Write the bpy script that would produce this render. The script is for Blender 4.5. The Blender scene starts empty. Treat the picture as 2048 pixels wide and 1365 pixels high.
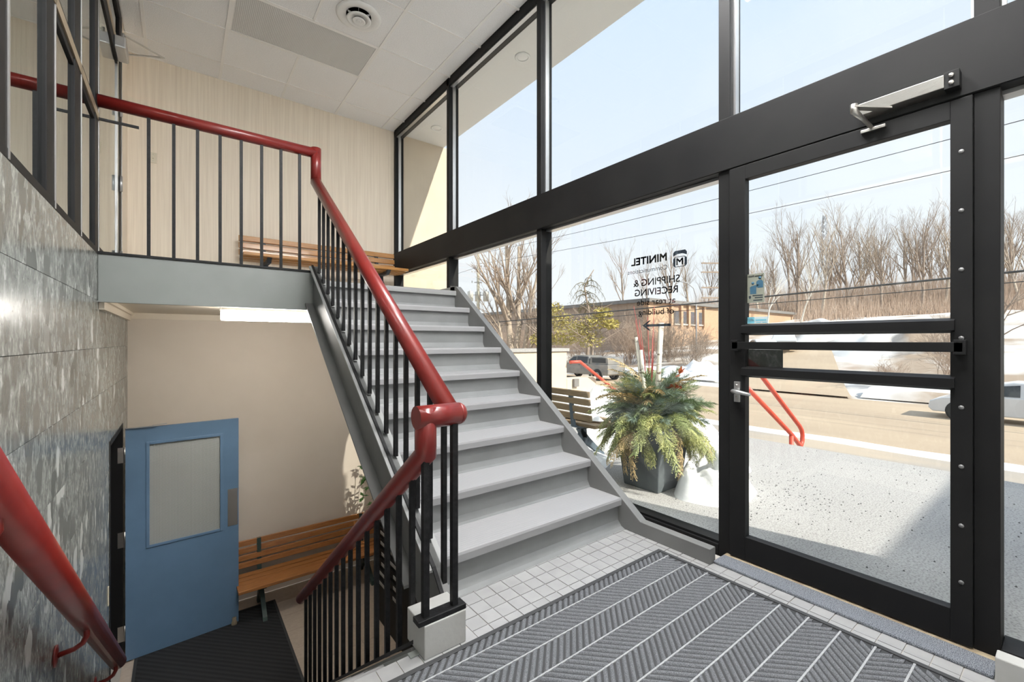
import bpy, math, random
from mathutils import Vector, Matrix, noise as mnoise

S = bpy.context.scene
COL = S.collection
R = math.radians

# ------------------------------------------------------------------ camera, sky, sun, exposure
cam_d = bpy.data.cameras.new('camera')
cam = bpy.data.objects.new('camera', cam_d); COL.objects.link(cam)
cam_d.sensor_width = 36.0
cam_d.lens = 871.0 / 2048.0 * 36.0
cam_d.clip_start = 0.02; cam_d.clip_end = 1000
cam.location = (0, 0, 1.25)
cam.rotation_euler = (R(90), 0, -math.atan2(664.0, 871.0))
S.camera = cam

world = bpy.data.worlds.new('sky'); S.world = world
world.use_nodes = True
wn = world.node_tree; wn.nodes.clear()
w_out = wn.nodes.new('ShaderNodeOutputWorld')
w_bg = wn.nodes.new('ShaderNodeBackground'); w_bg.inputs['Strength'].default_value = 0.62
w_tc = wn.nodes.new('ShaderNodeTexCoord')
w_sep = wn.nodes.new('ShaderNodeSeparateXYZ')
w_ramp = wn.nodes.new('ShaderNodeValToRGB')
e = w_ramp.color_ramp.elements
e[0].position = 0.0; e[0].color = (0.93, 0.94, 0.95, 1)
e[1].position = 0.75; e[1].color = (0.60, 0.75, 0.97, 1)
wn.links.new(w_tc.outputs['Generated'], w_sep.inputs[0])
wn.links.new(w_sep.outputs['Z'], w_ramp.inputs[0])
w_noi = wn.nodes.new('ShaderNodeTexNoise'); w_noi.inputs['Scale'].default_value = 2.2; w_noi.inputs['Detail'].default_value = 4
w_cr = wn.nodes.new('ShaderNodeMapRange')
w_cr.inputs[1].default_value = 0.45; w_cr.inputs[2].default_value = 0.75; w_cr.inputs[3].default_value = 0.0; w_cr.inputs[4].default_value = 0.55
wn.links.new(w_tc.outputs['Generated'], w_noi.inputs['Vector'])
wn.links.new(w_noi.outputs['Fac'], w_cr.inputs[0])
w_mix = wn.nodes.new('ShaderNodeMixRGB'); w_mix.inputs[2].default_value = (0.93, 0.95, 0.97, 1)
wn.links.new(w_cr.outputs[0], w_mix.inputs[0]); wn.links.new(w_ramp.outputs[0], w_mix.inputs[1])
wn.links.new(w_mix.outputs[0], w_bg.inputs['Color']); wn.links.new(w_bg.outputs[0], w_out.inputs[0])

sun_d = bpy.data.lights.new('sun', 'SUN'); sun_d.energy = 3.7; sun_d.angle = R(0.53); sun_d.color = (1.0, 0.93, 0.82)
sun = bpy.data.objects.new('sun', sun_d); COL.objects.link(sun)
sun.location = (5, -20, 15)
sun.rotation_euler = Vector((-0.264, 1.0, -0.766)).to_track_quat('-Z', 'Y').to_euler()

vs = S.view_settings
vs.view_transform = 'Standard'; vs.look = 'None'; vs.gamma = 1.0; vs.use_curve_mapping = False
vs.exposure = 0.95
S.cycles.max_bounces = 10; S.cycles.diffuse_bounces = 6; S.cycles.glossy_bounces = 5
S.cycles.transparent_max_bounces = 24; S.cycles.use_denoising = True
S.cycles.sample_clamp_indirect = 6.0

# ------------------------------------------------------------------ helpers
class MB:
    def __init__(s): s.v = []; s.f = []; s.s = []
    def add(s, vs, fs, smooth=False):
        o = len(s.v); s.v += [tuple(p) for p in vs]
        for q in fs: s.f.append(tuple(i + o for i in q)); s.s.append(smooth)
        return s
    def box(s, x0, x1, y0, y1, z0, z1):
        return s.add([(x0,y0,z0),(x1,y0,z0),(x1,y1,z0),(x0,y1,z0),(x0,y0,z1),(x1,y0,z1),(x1,y1,z1),(x0,y1,z1)],
                     [(0,3,2,1),(4,5,6,7),(0,1,5,4),(1,2,6,5),(2,3,7,6),(3,0,4,7)])
    def prism(s, poly, axis, a, b):
        n = len(poly)
        def P(u, w, t): return {'x': (t,u,w), 'y': (u,t,w), 'z': (u,w,t)}[axis]
        vs = [P(u,w,a) for u,w in poly] + [P(u,w,b) for u,w in poly]
        fs = [tuple(range(n))[::-1], tuple(range(n,2*n))] + [(i,(i+1)%n,n+(i+1)%n,n+i) for i in range(n)]
        return s.add(vs, fs)
    def bar(s, p, q, w, h, up=(0,0,1)):
        p = Vector(p); q = Vector(q); d = (q-p).normalized(); u = Vector(up)
        sd = d.cross(u)
        if sd.length < 1e-4: sd = d.cross(Vector((0,1,0)))
        sd.normalize(); u = sd.cross(d).normalized()
        a = sd*(w/2); b = u*(h/2)
        vs = [p-a-b, p+a-b, p+a+b, p-a+b, q-a-b, q+a-b, q+a+b, q-a+b]
        return s.add(vs, [(0,1,2,3),(7,6,5,4),(0,4,5,1),(1,5,6,2),(2,6,7,3),(3,7,4,0)])
    def tube(s, pts, r, n=12, caps=True, flat=1.0):
        pts = [Vector(p) for p in pts]; k = len(pts)
        rs = r if isinstance(r, (list,tuple)) else [r]*k
        ds = [(pts[i+1]-pts[i]).normalized() for i in range(k-1)]
        up = Vector((0,0,1)) if abs(ds[0].z) < 0.95 else Vector((0,1,0))
        u = ds[0].cross(up).normalized(); vs = []; fs = []
        for i in range(k):
            if i == 0: t = ds[0]
            elif i == k-1: t = ds[-1]
            else:
                t = ds[i-1]+ds[i]
                t = t.normalized() if t.length > 1e-6 else ds[i]
            u = (u - t*u.dot(t))
            if u.length < 1e-6: u = t.orthogonal()
            u.normalize(); w = t.cross(u)
            # widen mitred corners
            sc = 1.0; ax = None
            if 0 < i < k-1:
                c = max(0.35, t.dot(ds[i])); sc = 1/c
                ax = (ds[i]-ds[i-1])
                ax = ax.normalized() if ax.length > 1e-5 else None
            for j in range(n):
                a = 2*math.pi*j/n
                off = u*math.cos(a)*rs[i] + w*math.sin(a)*rs[i]*flat
                if ax is not None: off = off + ax*(off.dot(ax))*(sc-1)
                vs.append(pts[i]+off)
        for i in range(k-1):
            for j in range(n):
                fs.append((i*n+j, i*n+(j+1)%n, (i+1)*n+(j+1)%n, (i+1)*n+j))
        s.add(vs, fs, True)
        if caps:
            o = len(s.v)-k*n
            s.f.append(tuple(o+j for j in range(n))[::-1]); s.s.append(False)
            s.f.append(tuple(o+(k-1)*n+j for j in range(n))); s.s.append(False)
        return s
    def lathe(s, prof, c=(0,0,0), n=24, axis='z', smooth=True):
        vs = []; fs = []; k = len(prof)
        for (r, h) in prof:
            for j in range(n):
                a = 2*math.pi*j/n; x, y = r*math.cos(a), r*math.sin(a)
                p = {'z': (x,y,h), 'x': (h,x,y), 'y': (x,h,y)}[axis]
                vs.append((p[0]+c[0], p[1]+c[1], p[2]+c[2]))
        for i in range(k-1):
            for j in range(n):
                fs.append((i*n+j, i*n+(j+1)%n, (i+1)*n+(j+1)%n, (i+1)*n+j))
        fs.append(tuple(range(n))[::-1]); fs.append(tuple((k-1)*n+j for j in range(n)))
        return s.add(vs, fs, smooth)
    def grid(s, nu, nv, fn, smooth=True):
        vs = [fn(i/nu, j/nv) for j in range(nv+1) for i in range(nu+1)]
        fs = [(j*(nu+1)+i, j*(nu+1)+i+1, (j+1)*(nu+1)+i+1, (j+1)*(nu+1)+i) for j in range(nv) for i in range(nu)]
        return s.add(vs, fs, smooth)
    def mesh(s, name):
        me = bpy.data.meshes.new(name)
        me.from_pydata(s.v, [], s.f); me.update()
        me.polygons.foreach_set('use_smooth', s.s)
        return me

def link(o, parent=None):
    COL.objects.link(o)
    if parent is not None: o.parent = parent
    return o
def obj(name, mb, m, parent=None, bevel=0, loc=None, rotz=0):
    me = mb if isinstance(mb, bpy.types.Mesh) else mb.mesh(name)
    if m is not None and not me.materials: me.materials.append(m)
    o = bpy.data.objects.new(name, me); link(o, parent)
    if loc: o.location = loc
    if rotz: o.rotation_euler = (0,0,rotz)
    if bevel:
        b = o.modifiers.new('soft', 'BEVEL'); b.width = bevel; b.segments = 2; b.limit_method = 'ANGLE'; b.angle_limit = R(40)
    return o
def tag(o, label=None, cat=None, group=None, kind=None):
    if label: o['label'] = label
    if cat: o['category'] = cat
    if group: o['group'] = group
    if kind: o['kind'] = kind
    return o
def empty(name, loc=(0,0,0), rotz=0, **k):
    o = bpy.data.objects.new(name, None); link(o); o.location = loc; o.rotation_euler = (0,0,rotz); o.empty_display_size = .1
    return tag(o, **k)
def copy_tree(o, parent=None):
    c = o.copy(); COL.objects.link(c)
    if parent is not None: c.parent = parent
    for ch in o.children: copy_tree(ch, c)
    return c
def attach(o, par):
    # parts are modelled in world coordinates: undo the top-level thing's offset once
    o.parent = par
    o.matrix_parent_inverse = Matrix.Translation(-Vector(par.location)) if par.parent is None else Matrix()
    return o
def B(x0,x1,y0,y1,z0,z1): return MB().box(min(x0,x1),max(x0,x1),min(y0,y1),max(y0,y1),min(z0,z1),max(z0,z1))

# ------------------------------------------------------------------ materials
def newmat(name):
    m = bpy.data.materials.new(name); m.use_nodes = True
    nt = m.node_tree; return m, nt, nt.nodes['Principled BSDF']
def N(nt, t, **k):
    n = nt.nodes.new(t)
    for a, b in k.items():
        if a in n.inputs: n.inputs[a].default_value = b
        else: setattr(n, a, b)
    return n
def coords(nt, scale=(1,1,1), obj_space=False, rnd=False):
    if obj_space: out = N(nt, 'ShaderNodeTexCoord').outputs['Object']
    else: out = N(nt, 'ShaderNodeNewGeometry').outputs['Position']
    if rnd:
        oi = N(nt, 'ShaderNodeObjectInfo'); mu = N(nt, 'ShaderNodeVectorMath', operation='SCALE')
        cx = N(nt, 'ShaderNodeCombineXYZ')
        for i in range(3): nt.links.new(oi.outputs['Random'], cx.inputs[i])
        nt.links.new(cx.outputs[0], mu.inputs[0]); mu.inputs['Scale'].default_value = 37.0
        ad = N(nt, 'ShaderNodeVectorMath', operation='ADD'); nt.links.new(out, ad.inputs[0]); nt.links.new(mu.outputs[0], ad.inputs[1]); out = ad.outputs[0]
    mp = N(nt, 'ShaderNodeMapping'); mp.inputs['Scale'].default_value = scale
    nt.links.new(out, mp.inputs['Vector']); return mp.outputs[0]
def mat(name, c, rough=.5, metal=0, c2=None, ns=8, nsc=(1,1,1), lo=.35, hi=.65, bump=0, bs=60, bsc=(1,1,1), detail=4, spec=.5, rnd=False, coat=0, objsp=False):
    m, nt, b = newmat(name)
    b.inputs['Base Color'].default_value = (*c, 1); b.inputs['Roughness'].default_value = rough; b.inputs['Metallic'].default_value = metal
    b.inputs['Specular IOR Level'].default_value = spec
    if coat: b.inputs['Coat Weight'].default_value = coat; b.inputs['Coat Roughness'].default_value = .08
    if c2:
        n = N(nt, 'ShaderNodeTexNoise', Scale=ns, Detail=detail); nt.links.new(coords(nt, nsc, objsp, rnd), n.inputs['Vector'])
        mr = N(nt, 'ShaderNodeMapRange'); mr.inputs[1].default_value = lo; mr.inputs[2].default_value = hi
        mx = N(nt, 'ShaderNodeMixRGB'); mx.inputs[1].default_value = (*c,1); mx.inputs[2].default_value = (*c2,1)
        nt.links.new(n.outputs['Fac'], mr.inputs[0]); nt.links.new(mr.outputs[0], mx.inputs[0]); nt.links.new(mx.outputs[0], b.inputs['Base Color'])
    if bump:
        n = N(nt, 'ShaderNodeTexNoise', Scale=bs, Detail=3.0); nt.links.new(coords(nt, bsc, objsp), n.inputs['Vector'])
        bp = N(nt, 'ShaderNodeBump', Strength=bump, Distance=.01); nt.links.new(n.outputs['Fac'], bp.inputs['Height']); nt.links.new(bp.outputs[0], b.inputs['Normal'])
    return m
def emit(name, c, s):
    m, nt, b = newmat(name); b.inputs['Base Color'].default_value = (*c,1)
    b.inputs['Emission Color'].default_value = (*c,1); b.inputs['Emission Strength'].default_value = s; return m
def glass(name, tint=(.97,.985,.98), base=.045, dirt=0.0):
    m, nt, b = newmat(name); nt.nodes.remove(b); out = nt.nodes['Material Output']
    lw = N(nt, 'ShaderNodeLayerWeight', Blend=.5)
    pw = N(nt, 'ShaderNodeMath', operation='POWER'); pw.inputs[1].default_value = 5
    ma = N(nt, 'ShaderNodeMath', operation='MULTIPLY_ADD'); ma.inputs[1].default_value = 1-base; ma.inputs[2].default_value = base
    nt.links.new(lw.outputs['Facing'], pw.inputs[0]); nt.links.new(pw.outputs[0], ma.inputs[0])
    tr = N(nt, 'ShaderNodeBsdfTransparent'); tr.inputs[0].default_value = (*tint,1)
    gl = N(nt, 'ShaderNodeBsdfGlossy'); gl.inputs['Roughness'].default_value = 0.0; gl.inputs['Color'].default_value = (.95,.97,.97,1)
    mx = N(nt, 'ShaderNodeMixShader'); nt.links.new(ma.outputs[0], mx.inputs[0]); nt.links.new(tr.outputs[0], mx.inputs[1]); nt.links.new(gl.outputs[0], mx.inputs[2])
    nt.links.new(mx.outputs[0], out.inputs[0]); return m

M = {}
M['black'] = mat('black_frame', (.007,.007,.0075), .55, spec=.22, c2=(.011,.011,.011), ns=3, bump=.03, bs=300)
M['iron'] = mat('black_iron', (.006,.006,.0065), .5, spec=.25, c2=(.014,.014,.015), ns=40, bump=.12, bs=120)
M['red'] = mat('red_paint', (.185,.015,.011), .32, c2=(.15,.011,.009), ns=6, coat=.15, bump=.03, bs=90)
M['redout'] = mat('red_orange_paint', (.62,.09,.05), .45, c2=(.55,.07,.04), ns=9)
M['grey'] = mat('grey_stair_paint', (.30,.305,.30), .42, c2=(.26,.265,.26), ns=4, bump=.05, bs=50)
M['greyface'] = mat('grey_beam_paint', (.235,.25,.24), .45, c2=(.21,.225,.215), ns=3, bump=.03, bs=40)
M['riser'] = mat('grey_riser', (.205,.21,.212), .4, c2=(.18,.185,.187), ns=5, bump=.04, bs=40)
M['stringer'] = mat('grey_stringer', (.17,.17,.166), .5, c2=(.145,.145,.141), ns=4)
M['ceiltile'] = mat('ceiling_tile', (.92,.92,.92), .9, c2=(.82,.82,.82), ns=160, lo=.40, hi=.50, bump=.5, bs=150)
M['tee'] = mat('white_tee', (.84,.83,.81), .5)
M['white'] = mat('white_paint', (.80,.80,.78), .5)
M['stucco'] = mat('white_stucco', (.82,.81,.78), .9, bump=.25, bs=120)
M['beigelow'] = mat('beige_paint', (.72,.64,.55), .6, c2=(.69,.61,.52), ns=2)
M['cream'] = mat('cream_trim', (.76,.68,.56), .5)
M['beigeout'] = mat('beige_exterior', (.66,.56,.43), .85, bump=.12, bs=100, c2=(.62,.52,.40), ns=3)
M['bluedoor'] = mat('blue_paint', (.125,.215,.335), .42, c2=(.115,.20,.31), ns=5, bump=.02, bs=60)
M['steel'] = mat('brushed_steel', (.50,.48,.45), .35, 1.0, bump=.05, bs=200)
M['dullsteel'] = mat('dull_steel', (.20,.20,.20), .5, .5)
M['alu'] = mat('satin_aluminium', (.55,.55,.55), .35, .9)
M['wood'] = mat('bench_oak', (.50,.25,.07), .38, c2=(.38,.165,.04), ns=7, nsc=(1,14,14), coat=.25, bump=.05, bs=60, rnd=True)
M['woodlow'] = mat('bench_oak_dark', (.40,.17,.05), .42, c2=(.28,.105,.028), ns=7, nsc=(1,14,14), coat=.15, rnd=True)
M['woodout'] = mat('weathered_oak', (.34,.25,.15), .7, c2=(.25,.175,.10), ns=7, nsc=(14,1,14), rnd=True)
M['castiron'] = mat('navy_cast_iron', (.022,.03,.042), .5, bump=.3, bs=60)
M['castgreen'] = mat('green_cast_iron', (.03,.055,.05), .5, bump=.3, bs=60)
M['castblue'] = mat('bluegrey_cast_iron', (.10,.135,.17), .55, bump=.3, bs=60)
M['tile'] = mat('white_floor_tile', (.325,.325,.325), .35, c2=(.285,.285,.285), ns=9, rnd=True)
M['grout'] = mat('grey_grout', (.38,.36,.33), .9)
M['landbounce'] = mat('pale_bounce_finish', (.72,.70,.66), .5, c2=(.66,.64,.60), ns=20)  # for the added slab that bounces light up to the ceiling
M['vinyl'] = mat('beige_vinyl_tile', (.50,.42,.345), .38, c2=(.44,.365,.295), ns=30, lo=.3, hi=.7, rnd=True)
M['plinth'] = mat('white_plinth', (.42,.42,.405), .6, c2=(.36,.355,.335), ns=6, bump=.1, bs=40)
M['matbase'] = mat('mat_rubber', (.035,.036,.038), .7)
M['matrib'] = mat('mat_fibre', (.285,.295,.315), .95, c2=(.12,.127,.14), ns=420, lo=.38, hi=.60, bump=.9, bs=450, detail=2)
M['matseam'] = mat('mat_seam', (.42,.43,.44), .95, c2=(.30,.31,.32), ns=300, bump=.5, bs=400)
M['strip'] = mat('blue_grey_carpet', (.36,.385,.43), 1.0, c2=(.07,.08,.10), ns=350, lo=.42, hi=.6, bump=.9, bs=400)
M['thresh'] = mat('worn_wood_threshold', (.36,.30,.20), .7, c2=(.22,.17,.11), ns=20)
M['concrete'] = mat('platform_concrete', (.42,.41,.40), .9, c2=(.24,.23,.225), ns=95, lo=.46, hi=.66, bump=.15, bs=80, detail=6)
M['asphalt'] = mat('street_asphalt', (.52,.41,.29), .85, c2=(.43,.335,.24), ns=.35, nsc=(1,.3,1), bump=.1, bs=10)
M['wet'] = mat('wet_asphalt', (.30,.295,.29), .55, c2=(.50,.41,.31), ns=.5, nsc=(1,.25,1))
M['snow'] = mat('snow', (.86,.87,.89), .7, c2=(.76,.76,.76), ns=3, lo=.45, hi=.75, bump=.6, bs=14)
M['dirtysnow'] = mat('dirty_snow', (.80,.79,.77), .8, c2=(.36,.28,.21), ns=.22, lo=.42, hi=.62, bump=.4, bs=3)
M['planter'] = mat('grey_planter', (.12,.14,.15), .5, c2=(.085,.10,.11), ns=6)
M['bark'] = mat('hazed_bark', (.37,.295,.235), .9, c2=(.28,.22,.175), ns=3)  # bark lightened, distance haze mixed into the colour
M['palebark'] = mat('pale_bark', (.50,.42,.33), .9, c2=(.36,.29,.23), ns=3)
M['twig'] = mat('hazed_brown_twigs', (.46,.35,.27), .95, c2=(.38,.285,.22), ns=1)  # twig brown made paler so the colour itself carries distance haze
M['birch'] = mat('birch_log', (.72,.68,.60), .7, c2=(.16,.12,.09), ns=14, nsc=(1,1,3), lo=.58, hi=.66)
M['redtwig'] = mat('red_twig', (.38,.06,.055), .6)
M['leafA'] = mat('pine_green', (.15,.22,.11), .6, c2=(.25,.31,.15), ns=6, rnd=True)
M['leafB'] = mat('cedar_yellow_green', (.44,.44,.17), .6, c2=(.28,.33,.13), ns=6, rnd=True)
M['leafC'] = mat('dried_cedar', (.58,.44,.23), .7, c2=(.44,.33,.16), ns=6, rnd=True)
M['leafD'] = mat('bluish_fir', (.20,.28,.22), .6, c2=(.30,.37,.28), ns=6, rnd=True)
M['rust'] = mat('rust_leaf', (.42,.09,.03), .5)
M['houseplant'] = mat('house_plant_green', (.06,.16,.03), .45)
M['brick'] = mat('tan_brick', (.50,.34,.22), .9, c2=(.44,.29,.19), ns=4, nsc=(1,1,4))
M['brickdk'] = mat('brown_brick', (.40,.30,.23), .9, c2=(.34,.26,.20), ns=4)
M['roofband'] = mat('roof_fascia', (.20,.19,.18), .8)
M['winfar'] = mat('far_window', (.10,.10,.11), .2)
M['sill'] = mat('pale_sill', (.62,.58,.52), .8)
M['polewood'] = mat('pole_wood', (.46,.44,.36), .9)
M['can'] = mat('transformer_grey', (.62,.62,.58), .5)
M['wire'] = mat('power_wire', (.05,.05,.05), .6)
M['tower'] = mat('tower_steel', (.40,.40,.41), .6)
M['yellowgreen'] = mat('yellow_green_foliage', (.52,.43,.12), .8, c2=(.40,.35,.11), ns=3)
M['conifer'] = mat('dark_conifer', (.12,.11,.06), .9, c2=(.19,.16,.09), ns=3)
M['truck'] = mat('grey_truck_paint', (.16,.165,.17), .35, c2=(.27,.25,.22), ns=1.5, lo=.35, hi=.6)
M['carwhite'] = mat('white_car_paint', (.62,.64,.66), .25, coat=.4)
M['carglass'] = mat('car_glass', (.02,.025,.03), .08)
M['tyre'] = mat('tyre_rubber', (.02,.02,.02), .8)
M['rim'] = mat('wheel_rim', (.45,.44,.42), .4, .6)
M['print'] = mat('navy_vinyl_print', (.022,.032,.048), .5)
M['stickertan'] = mat('sticker_tan', (.36,.35,.29), .6)
M['stickerblue'] = mat('sticker_blue', (.06,.15,.24), .6)
M['stickerwhite'] = mat('sticker_white', (.68,.78,.84), .5)
M['stickercyan'] = mat('sticker_cyan', (.22,.58,.74), .5)
M['stickerblack'] = mat('sticker_black', (.015,.015,.015), .12)
M['ivory'] = mat('ivory_plastic', (.66,.60,.47), .4)
M['dark'] = mat('dark_void', (.01,.01,.01), .9)
M['blackcab'] = mat('black_cabinet', (.006,.006,.006), .5, spec=.15)
M['card'] = mat('label_card', (.32,.31,.29), .6)
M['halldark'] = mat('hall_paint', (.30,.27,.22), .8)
M['bronze'] = mat('bronze_bead', (.36,.29,.20), .4, .5)
M['terra'] = mat('terracotta', (.30,.13,.07), .8)
M['pane'] = glass('clear_glass')
M['panedark'] = glass('storefront_glass', (.70,.78,.76), .32)
M['lensfill'] = emit('added_fill_lens', (1.0,.99,.98), 33.0)  # glow of the two added fill lamps out of view
M['tube'] = emit('lit_tube', (1.0,.96,.90), 20.0)

# wallpaper: fine vertical threads
def wallpaper():
    m, nt, b = newmat('beige_vinyl_wallcover'); b.inputs['Roughness'].default_value = .6
    n = N(nt, 'ShaderNodeTexNoise', Scale=1.0, Detail=3.0); nt.links.new(coords(nt, (170,170,2.2)), n.inputs['Vector'])
    n2 = N(nt, 'ShaderNodeTexNoise', Scale=1.0, Detail=2.0); nt.links.new(coords(nt, (45,45,.8)), n2.inputs['Vector'])
    a = N(nt, 'ShaderNodeMath', operation='ADD'); nt.links.new(n.outputs['Fac'], a.inputs[0]); nt.links.new(n2.outputs['Fac'], a.inputs[1])
    mr = N(nt, 'ShaderNodeMapRange'); mr.inputs[1].default_value = .7; mr.inputs[2].default_value = 1.3
    mx = N(nt, 'ShaderNodeMixRGB'); mx.inputs[1].default_value = (.74,.645,.525,1); mx.inputs[2].default_value = (.87,.78,.65,1)
    nt.links.new(a.outputs[0], mr.inputs[0]); nt.links.new(mr.outputs[0], mx.inputs[0]); nt.links.new(mx.outputs[0], b.inputs['Base Color'])
    bp = N(nt, 'ShaderNodeBump', Strength=.25, Distance=.004); nt.links.new(n.outputs['Fac'], bp.inputs['Height']); nt.links.new(bp.outputs[0], b.inputs['Normal'])
    return m
M['wallpaper'] = wallpaper()

def marble():
    m, nt, b = newmat('polished_grey_marble'); b.inputs['Roughness'].default_value = .22; b.inputs['Specular IOR Level'].default_value = .4
    L = nt.links.new
    v = coords(nt, (8.5,8.5,5.0), rnd=True)
    wob = N(nt, 'ShaderNodeTexNoise', Scale=1.7, Detail=3.0); L(v, wob.inputs['Vector'])
    sub = N(nt, 'ShaderNodeVectorMath', operation='SUBTRACT'); L(wob.outputs['Color'], sub.inputs[0]); sub.inputs[1].default_value = (.5,.5,.5)
    scl = N(nt, 'ShaderNodeVectorMath', operation='SCALE'); L(sub.outputs[0], scl.inputs[0]); scl.inputs['Scale'].default_value = .9
    add = N(nt, 'ShaderNodeVectorMath', operation='ADD'); L(v, add.inputs[0]); L(scl.outputs[0], add.inputs[1])
    vo = N(nt, 'ShaderNodeTexVoronoi', Scale=1.25); L(add.outputs[0], vo.inputs['Vector'])
    sep = N(nt, 'ShaderNodeSeparateColor'); L(vo.outputs['Color'], sep.inputs[0])
    edge = N(nt, 'ShaderNodeMapRange'); edge.interpolation_type = 'SMOOTHSTEP'; edge.inputs[1].default_value = .62; edge.inputs[2].default_value = .40; L(vo.outputs['Distance'], edge.inputs[0])
    keep = N(nt, 'ShaderNodeMath', operation='LESS_THAN'); keep.inputs[1].default_value = .55; L(sep.outputs[0], keep.inputs[0])
    mask = N(nt, 'ShaderNodeMath', operation='MULTIPLY'); L(edge.outputs[0], mask.inputs[0]); L(keep.outputs[0], mask.inputs[1])
    mk = N(nt, 'ShaderNodeMath', operation='MULTIPLY'); L(mask.outputs[0], mk.inputs[0]); mk.inputs[1].default_value = .85
    rc = N(nt, 'ShaderNodeValToRGB'); el = rc.color_ramp.elements
    el[0].position = 0; el[0].color = (.055,.06,.052,1); el[1].position = .80; el[1].color = (.15,.15,.135,1)
    k = el.new(.86); k.color = (.60,.61,.58,1)
    L(sep.outputs[1], rc.inputs[0])
    v2 = coords(nt, (34,34,17), rnd=True)
    n2 = N(nt, 'ShaderNodeTexNoise', Scale=1.0, Detail=7.0, Roughness=.70, Distortion=.6); L(v2, n2.inputs['Vector'])
    r2 = N(nt, 'ShaderNodeValToRGB'); el = r2.color_ramp.elements
    el[0].position = .30; el[0].color = (.09,.10,.09,1); el[1].position = .74; el[1].color = (.62,.63,.60,1)
    k = el.new(.47); k.color = (.19,.20,.185,1)
    k = el.new(.57); k.color = (.30,.31,.29,1)
    L(n2.outputs['Fac'], r2.inputs[0])
    mx = N(nt, 'ShaderNodeMixRGB'); L(mk.outputs[0], mx.inputs[0]); L(r2.outputs[0], mx.inputs[1]); L(rc.outputs[0], mx.inputs[2])
    L(mx.outputs[0], b.inputs['Base Color']); return m
M['marble'] = marble()

def wavebump(name, c, rough, scale, strength, axis='X', c2=None, two=False, metal=0):
    m, nt, b = newmat(name); b.inputs['Base Color'].default_value = (*c,1); b.inputs['Roughness'].default_value = rough; b.inputs['Metallic'].default_value = metal
    v = coords(nt)
    w = N(nt, 'ShaderNodeTexWave', Scale=scale); w.bands_direction = axis; nt.links.new(v, w.inputs['Vector']); h = w.outputs['Fac']
    if two:
        w2 = N(nt, 'ShaderNodeTexWave', Scale=scale); w2.bands_direction = two; nt.links.new(v, w2.inputs['Vector'])
        mu = N(nt, 'ShaderNodeMath', operation='MULTIPLY'); nt.links.new(h, mu.inputs[0]); nt.links.new(w2.outputs['Fac'], mu.inputs[1]); h = mu.outputs[0]
    if c2:
        mx = N(nt, 'ShaderNodeMixRGB'); mx.inputs[1].default_value = (*c,1); mx.inputs[2].default_value = (*c2,1); nt.links.new(h, mx.inputs[0]); nt.links.new(mx.outputs[0], b.inputs['Base Color'])
    bp = N(nt, 'ShaderNodeBump', Strength=strength, Distance=.004); nt.links.new(h, bp.inputs['Height']); nt.links.new(bp.outputs[0], b.inputs['Normal'])
    return m
M['lens'] = wavebump('prismatic_lens', (.56,.56,.55), .25, 22, .8, 'X', c2=(.80,.80,.79), two='Y')
M['wired'] = wavebump('wired_glass', (.34,.36,.34), .18, 26, .6, 'X', c2=(.44,.45,.42), two='Z')
M['tread'] = wavebump('rubber_tread', (.31,.31,.315), .5, 16, .25, 'Y', c2=(.285,.285,.29))
M['mat2'] = wavebump('dark_mat_fibre', (.010,.011,.012), .95, 9, .8, 'DIAGONAL', c2=(.022,.023,.025))

# ------------------------------------------------------------------ dimensions
XL, XG, YB, ZC, ZF, ZL, YN = -.45, 2.54, 6.24, 4.375, -1.92, 1.787, -.45
XP = 2.605                                             # glass plane

# ------------------------------------------------------------------ entry floor
TS = .0823
fl = tag(obj('floor', MB().box(XL,2.5,YN,1.625,-.22,-.004).box(.95,2.5,1.625,1.93,-.22,-.004), M['grout']), 'entry floor of small square white tiles around the grey chevron mat', 'floor', kind='structure')
tile_me = B(-TS/2+.002, TS/2-.002, -TS/2+.002, TS/2-.002, -.004, .0).mesh('tile')
tile_me.materials.append(M['tile'])
rt = random.Random(4)
for i in range(-2, 19):
    for j in range(-26, 6):
        x = 1.164 + TS*(i+.5) - TS*0; y = 1.84 - TS*(4-j+.5)
        if i < -2: continue
        a = (x > .96 and y > 1.49) or (x > 2.2 and y < 1.5)
        if not a or x > 2.40 or y < -.4: continue
        if x > 2.38 and y < 1.25: continue
        o = obj('tile', tile_me, None, fl, loc=(x, y, .0)); o.location.z = rt.uniform(-.0008,.0008)
for i in range(-18, -2):
    x = 1.164 + TS*(i+.5)
    if x < XL+.05: continue
    for y in (1.84-TS*3.1, 1.84-TS*4.1):
        o = obj('tile', tile_me, None, fl, loc=(x, y, 0))

# ------------------------------------------------------------------ lower floor
fl2 = tag(obj('floor_lower', B(XL-1.2,2.5,1.0,YB,ZF-.2,ZF-.003), M['grout']), 'lower level floor of beige vinyl tiles below the stairs', 'floor', kind='structure')
V = .33
vt = B(-V/2+.0012, V/2-.0012, -V/2+.0012, V/2-.0012, -.003, 0).mesh('tile'); vt.materials.append(M['vinyl'])
for i in range(9):
    for j in range(10):
        x = XL + V*(i+.5); y = YB - V*(j+.5)
        if x < 2.4: obj('tile', vt, None, fl2, loc=(x, y, ZF))

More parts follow.
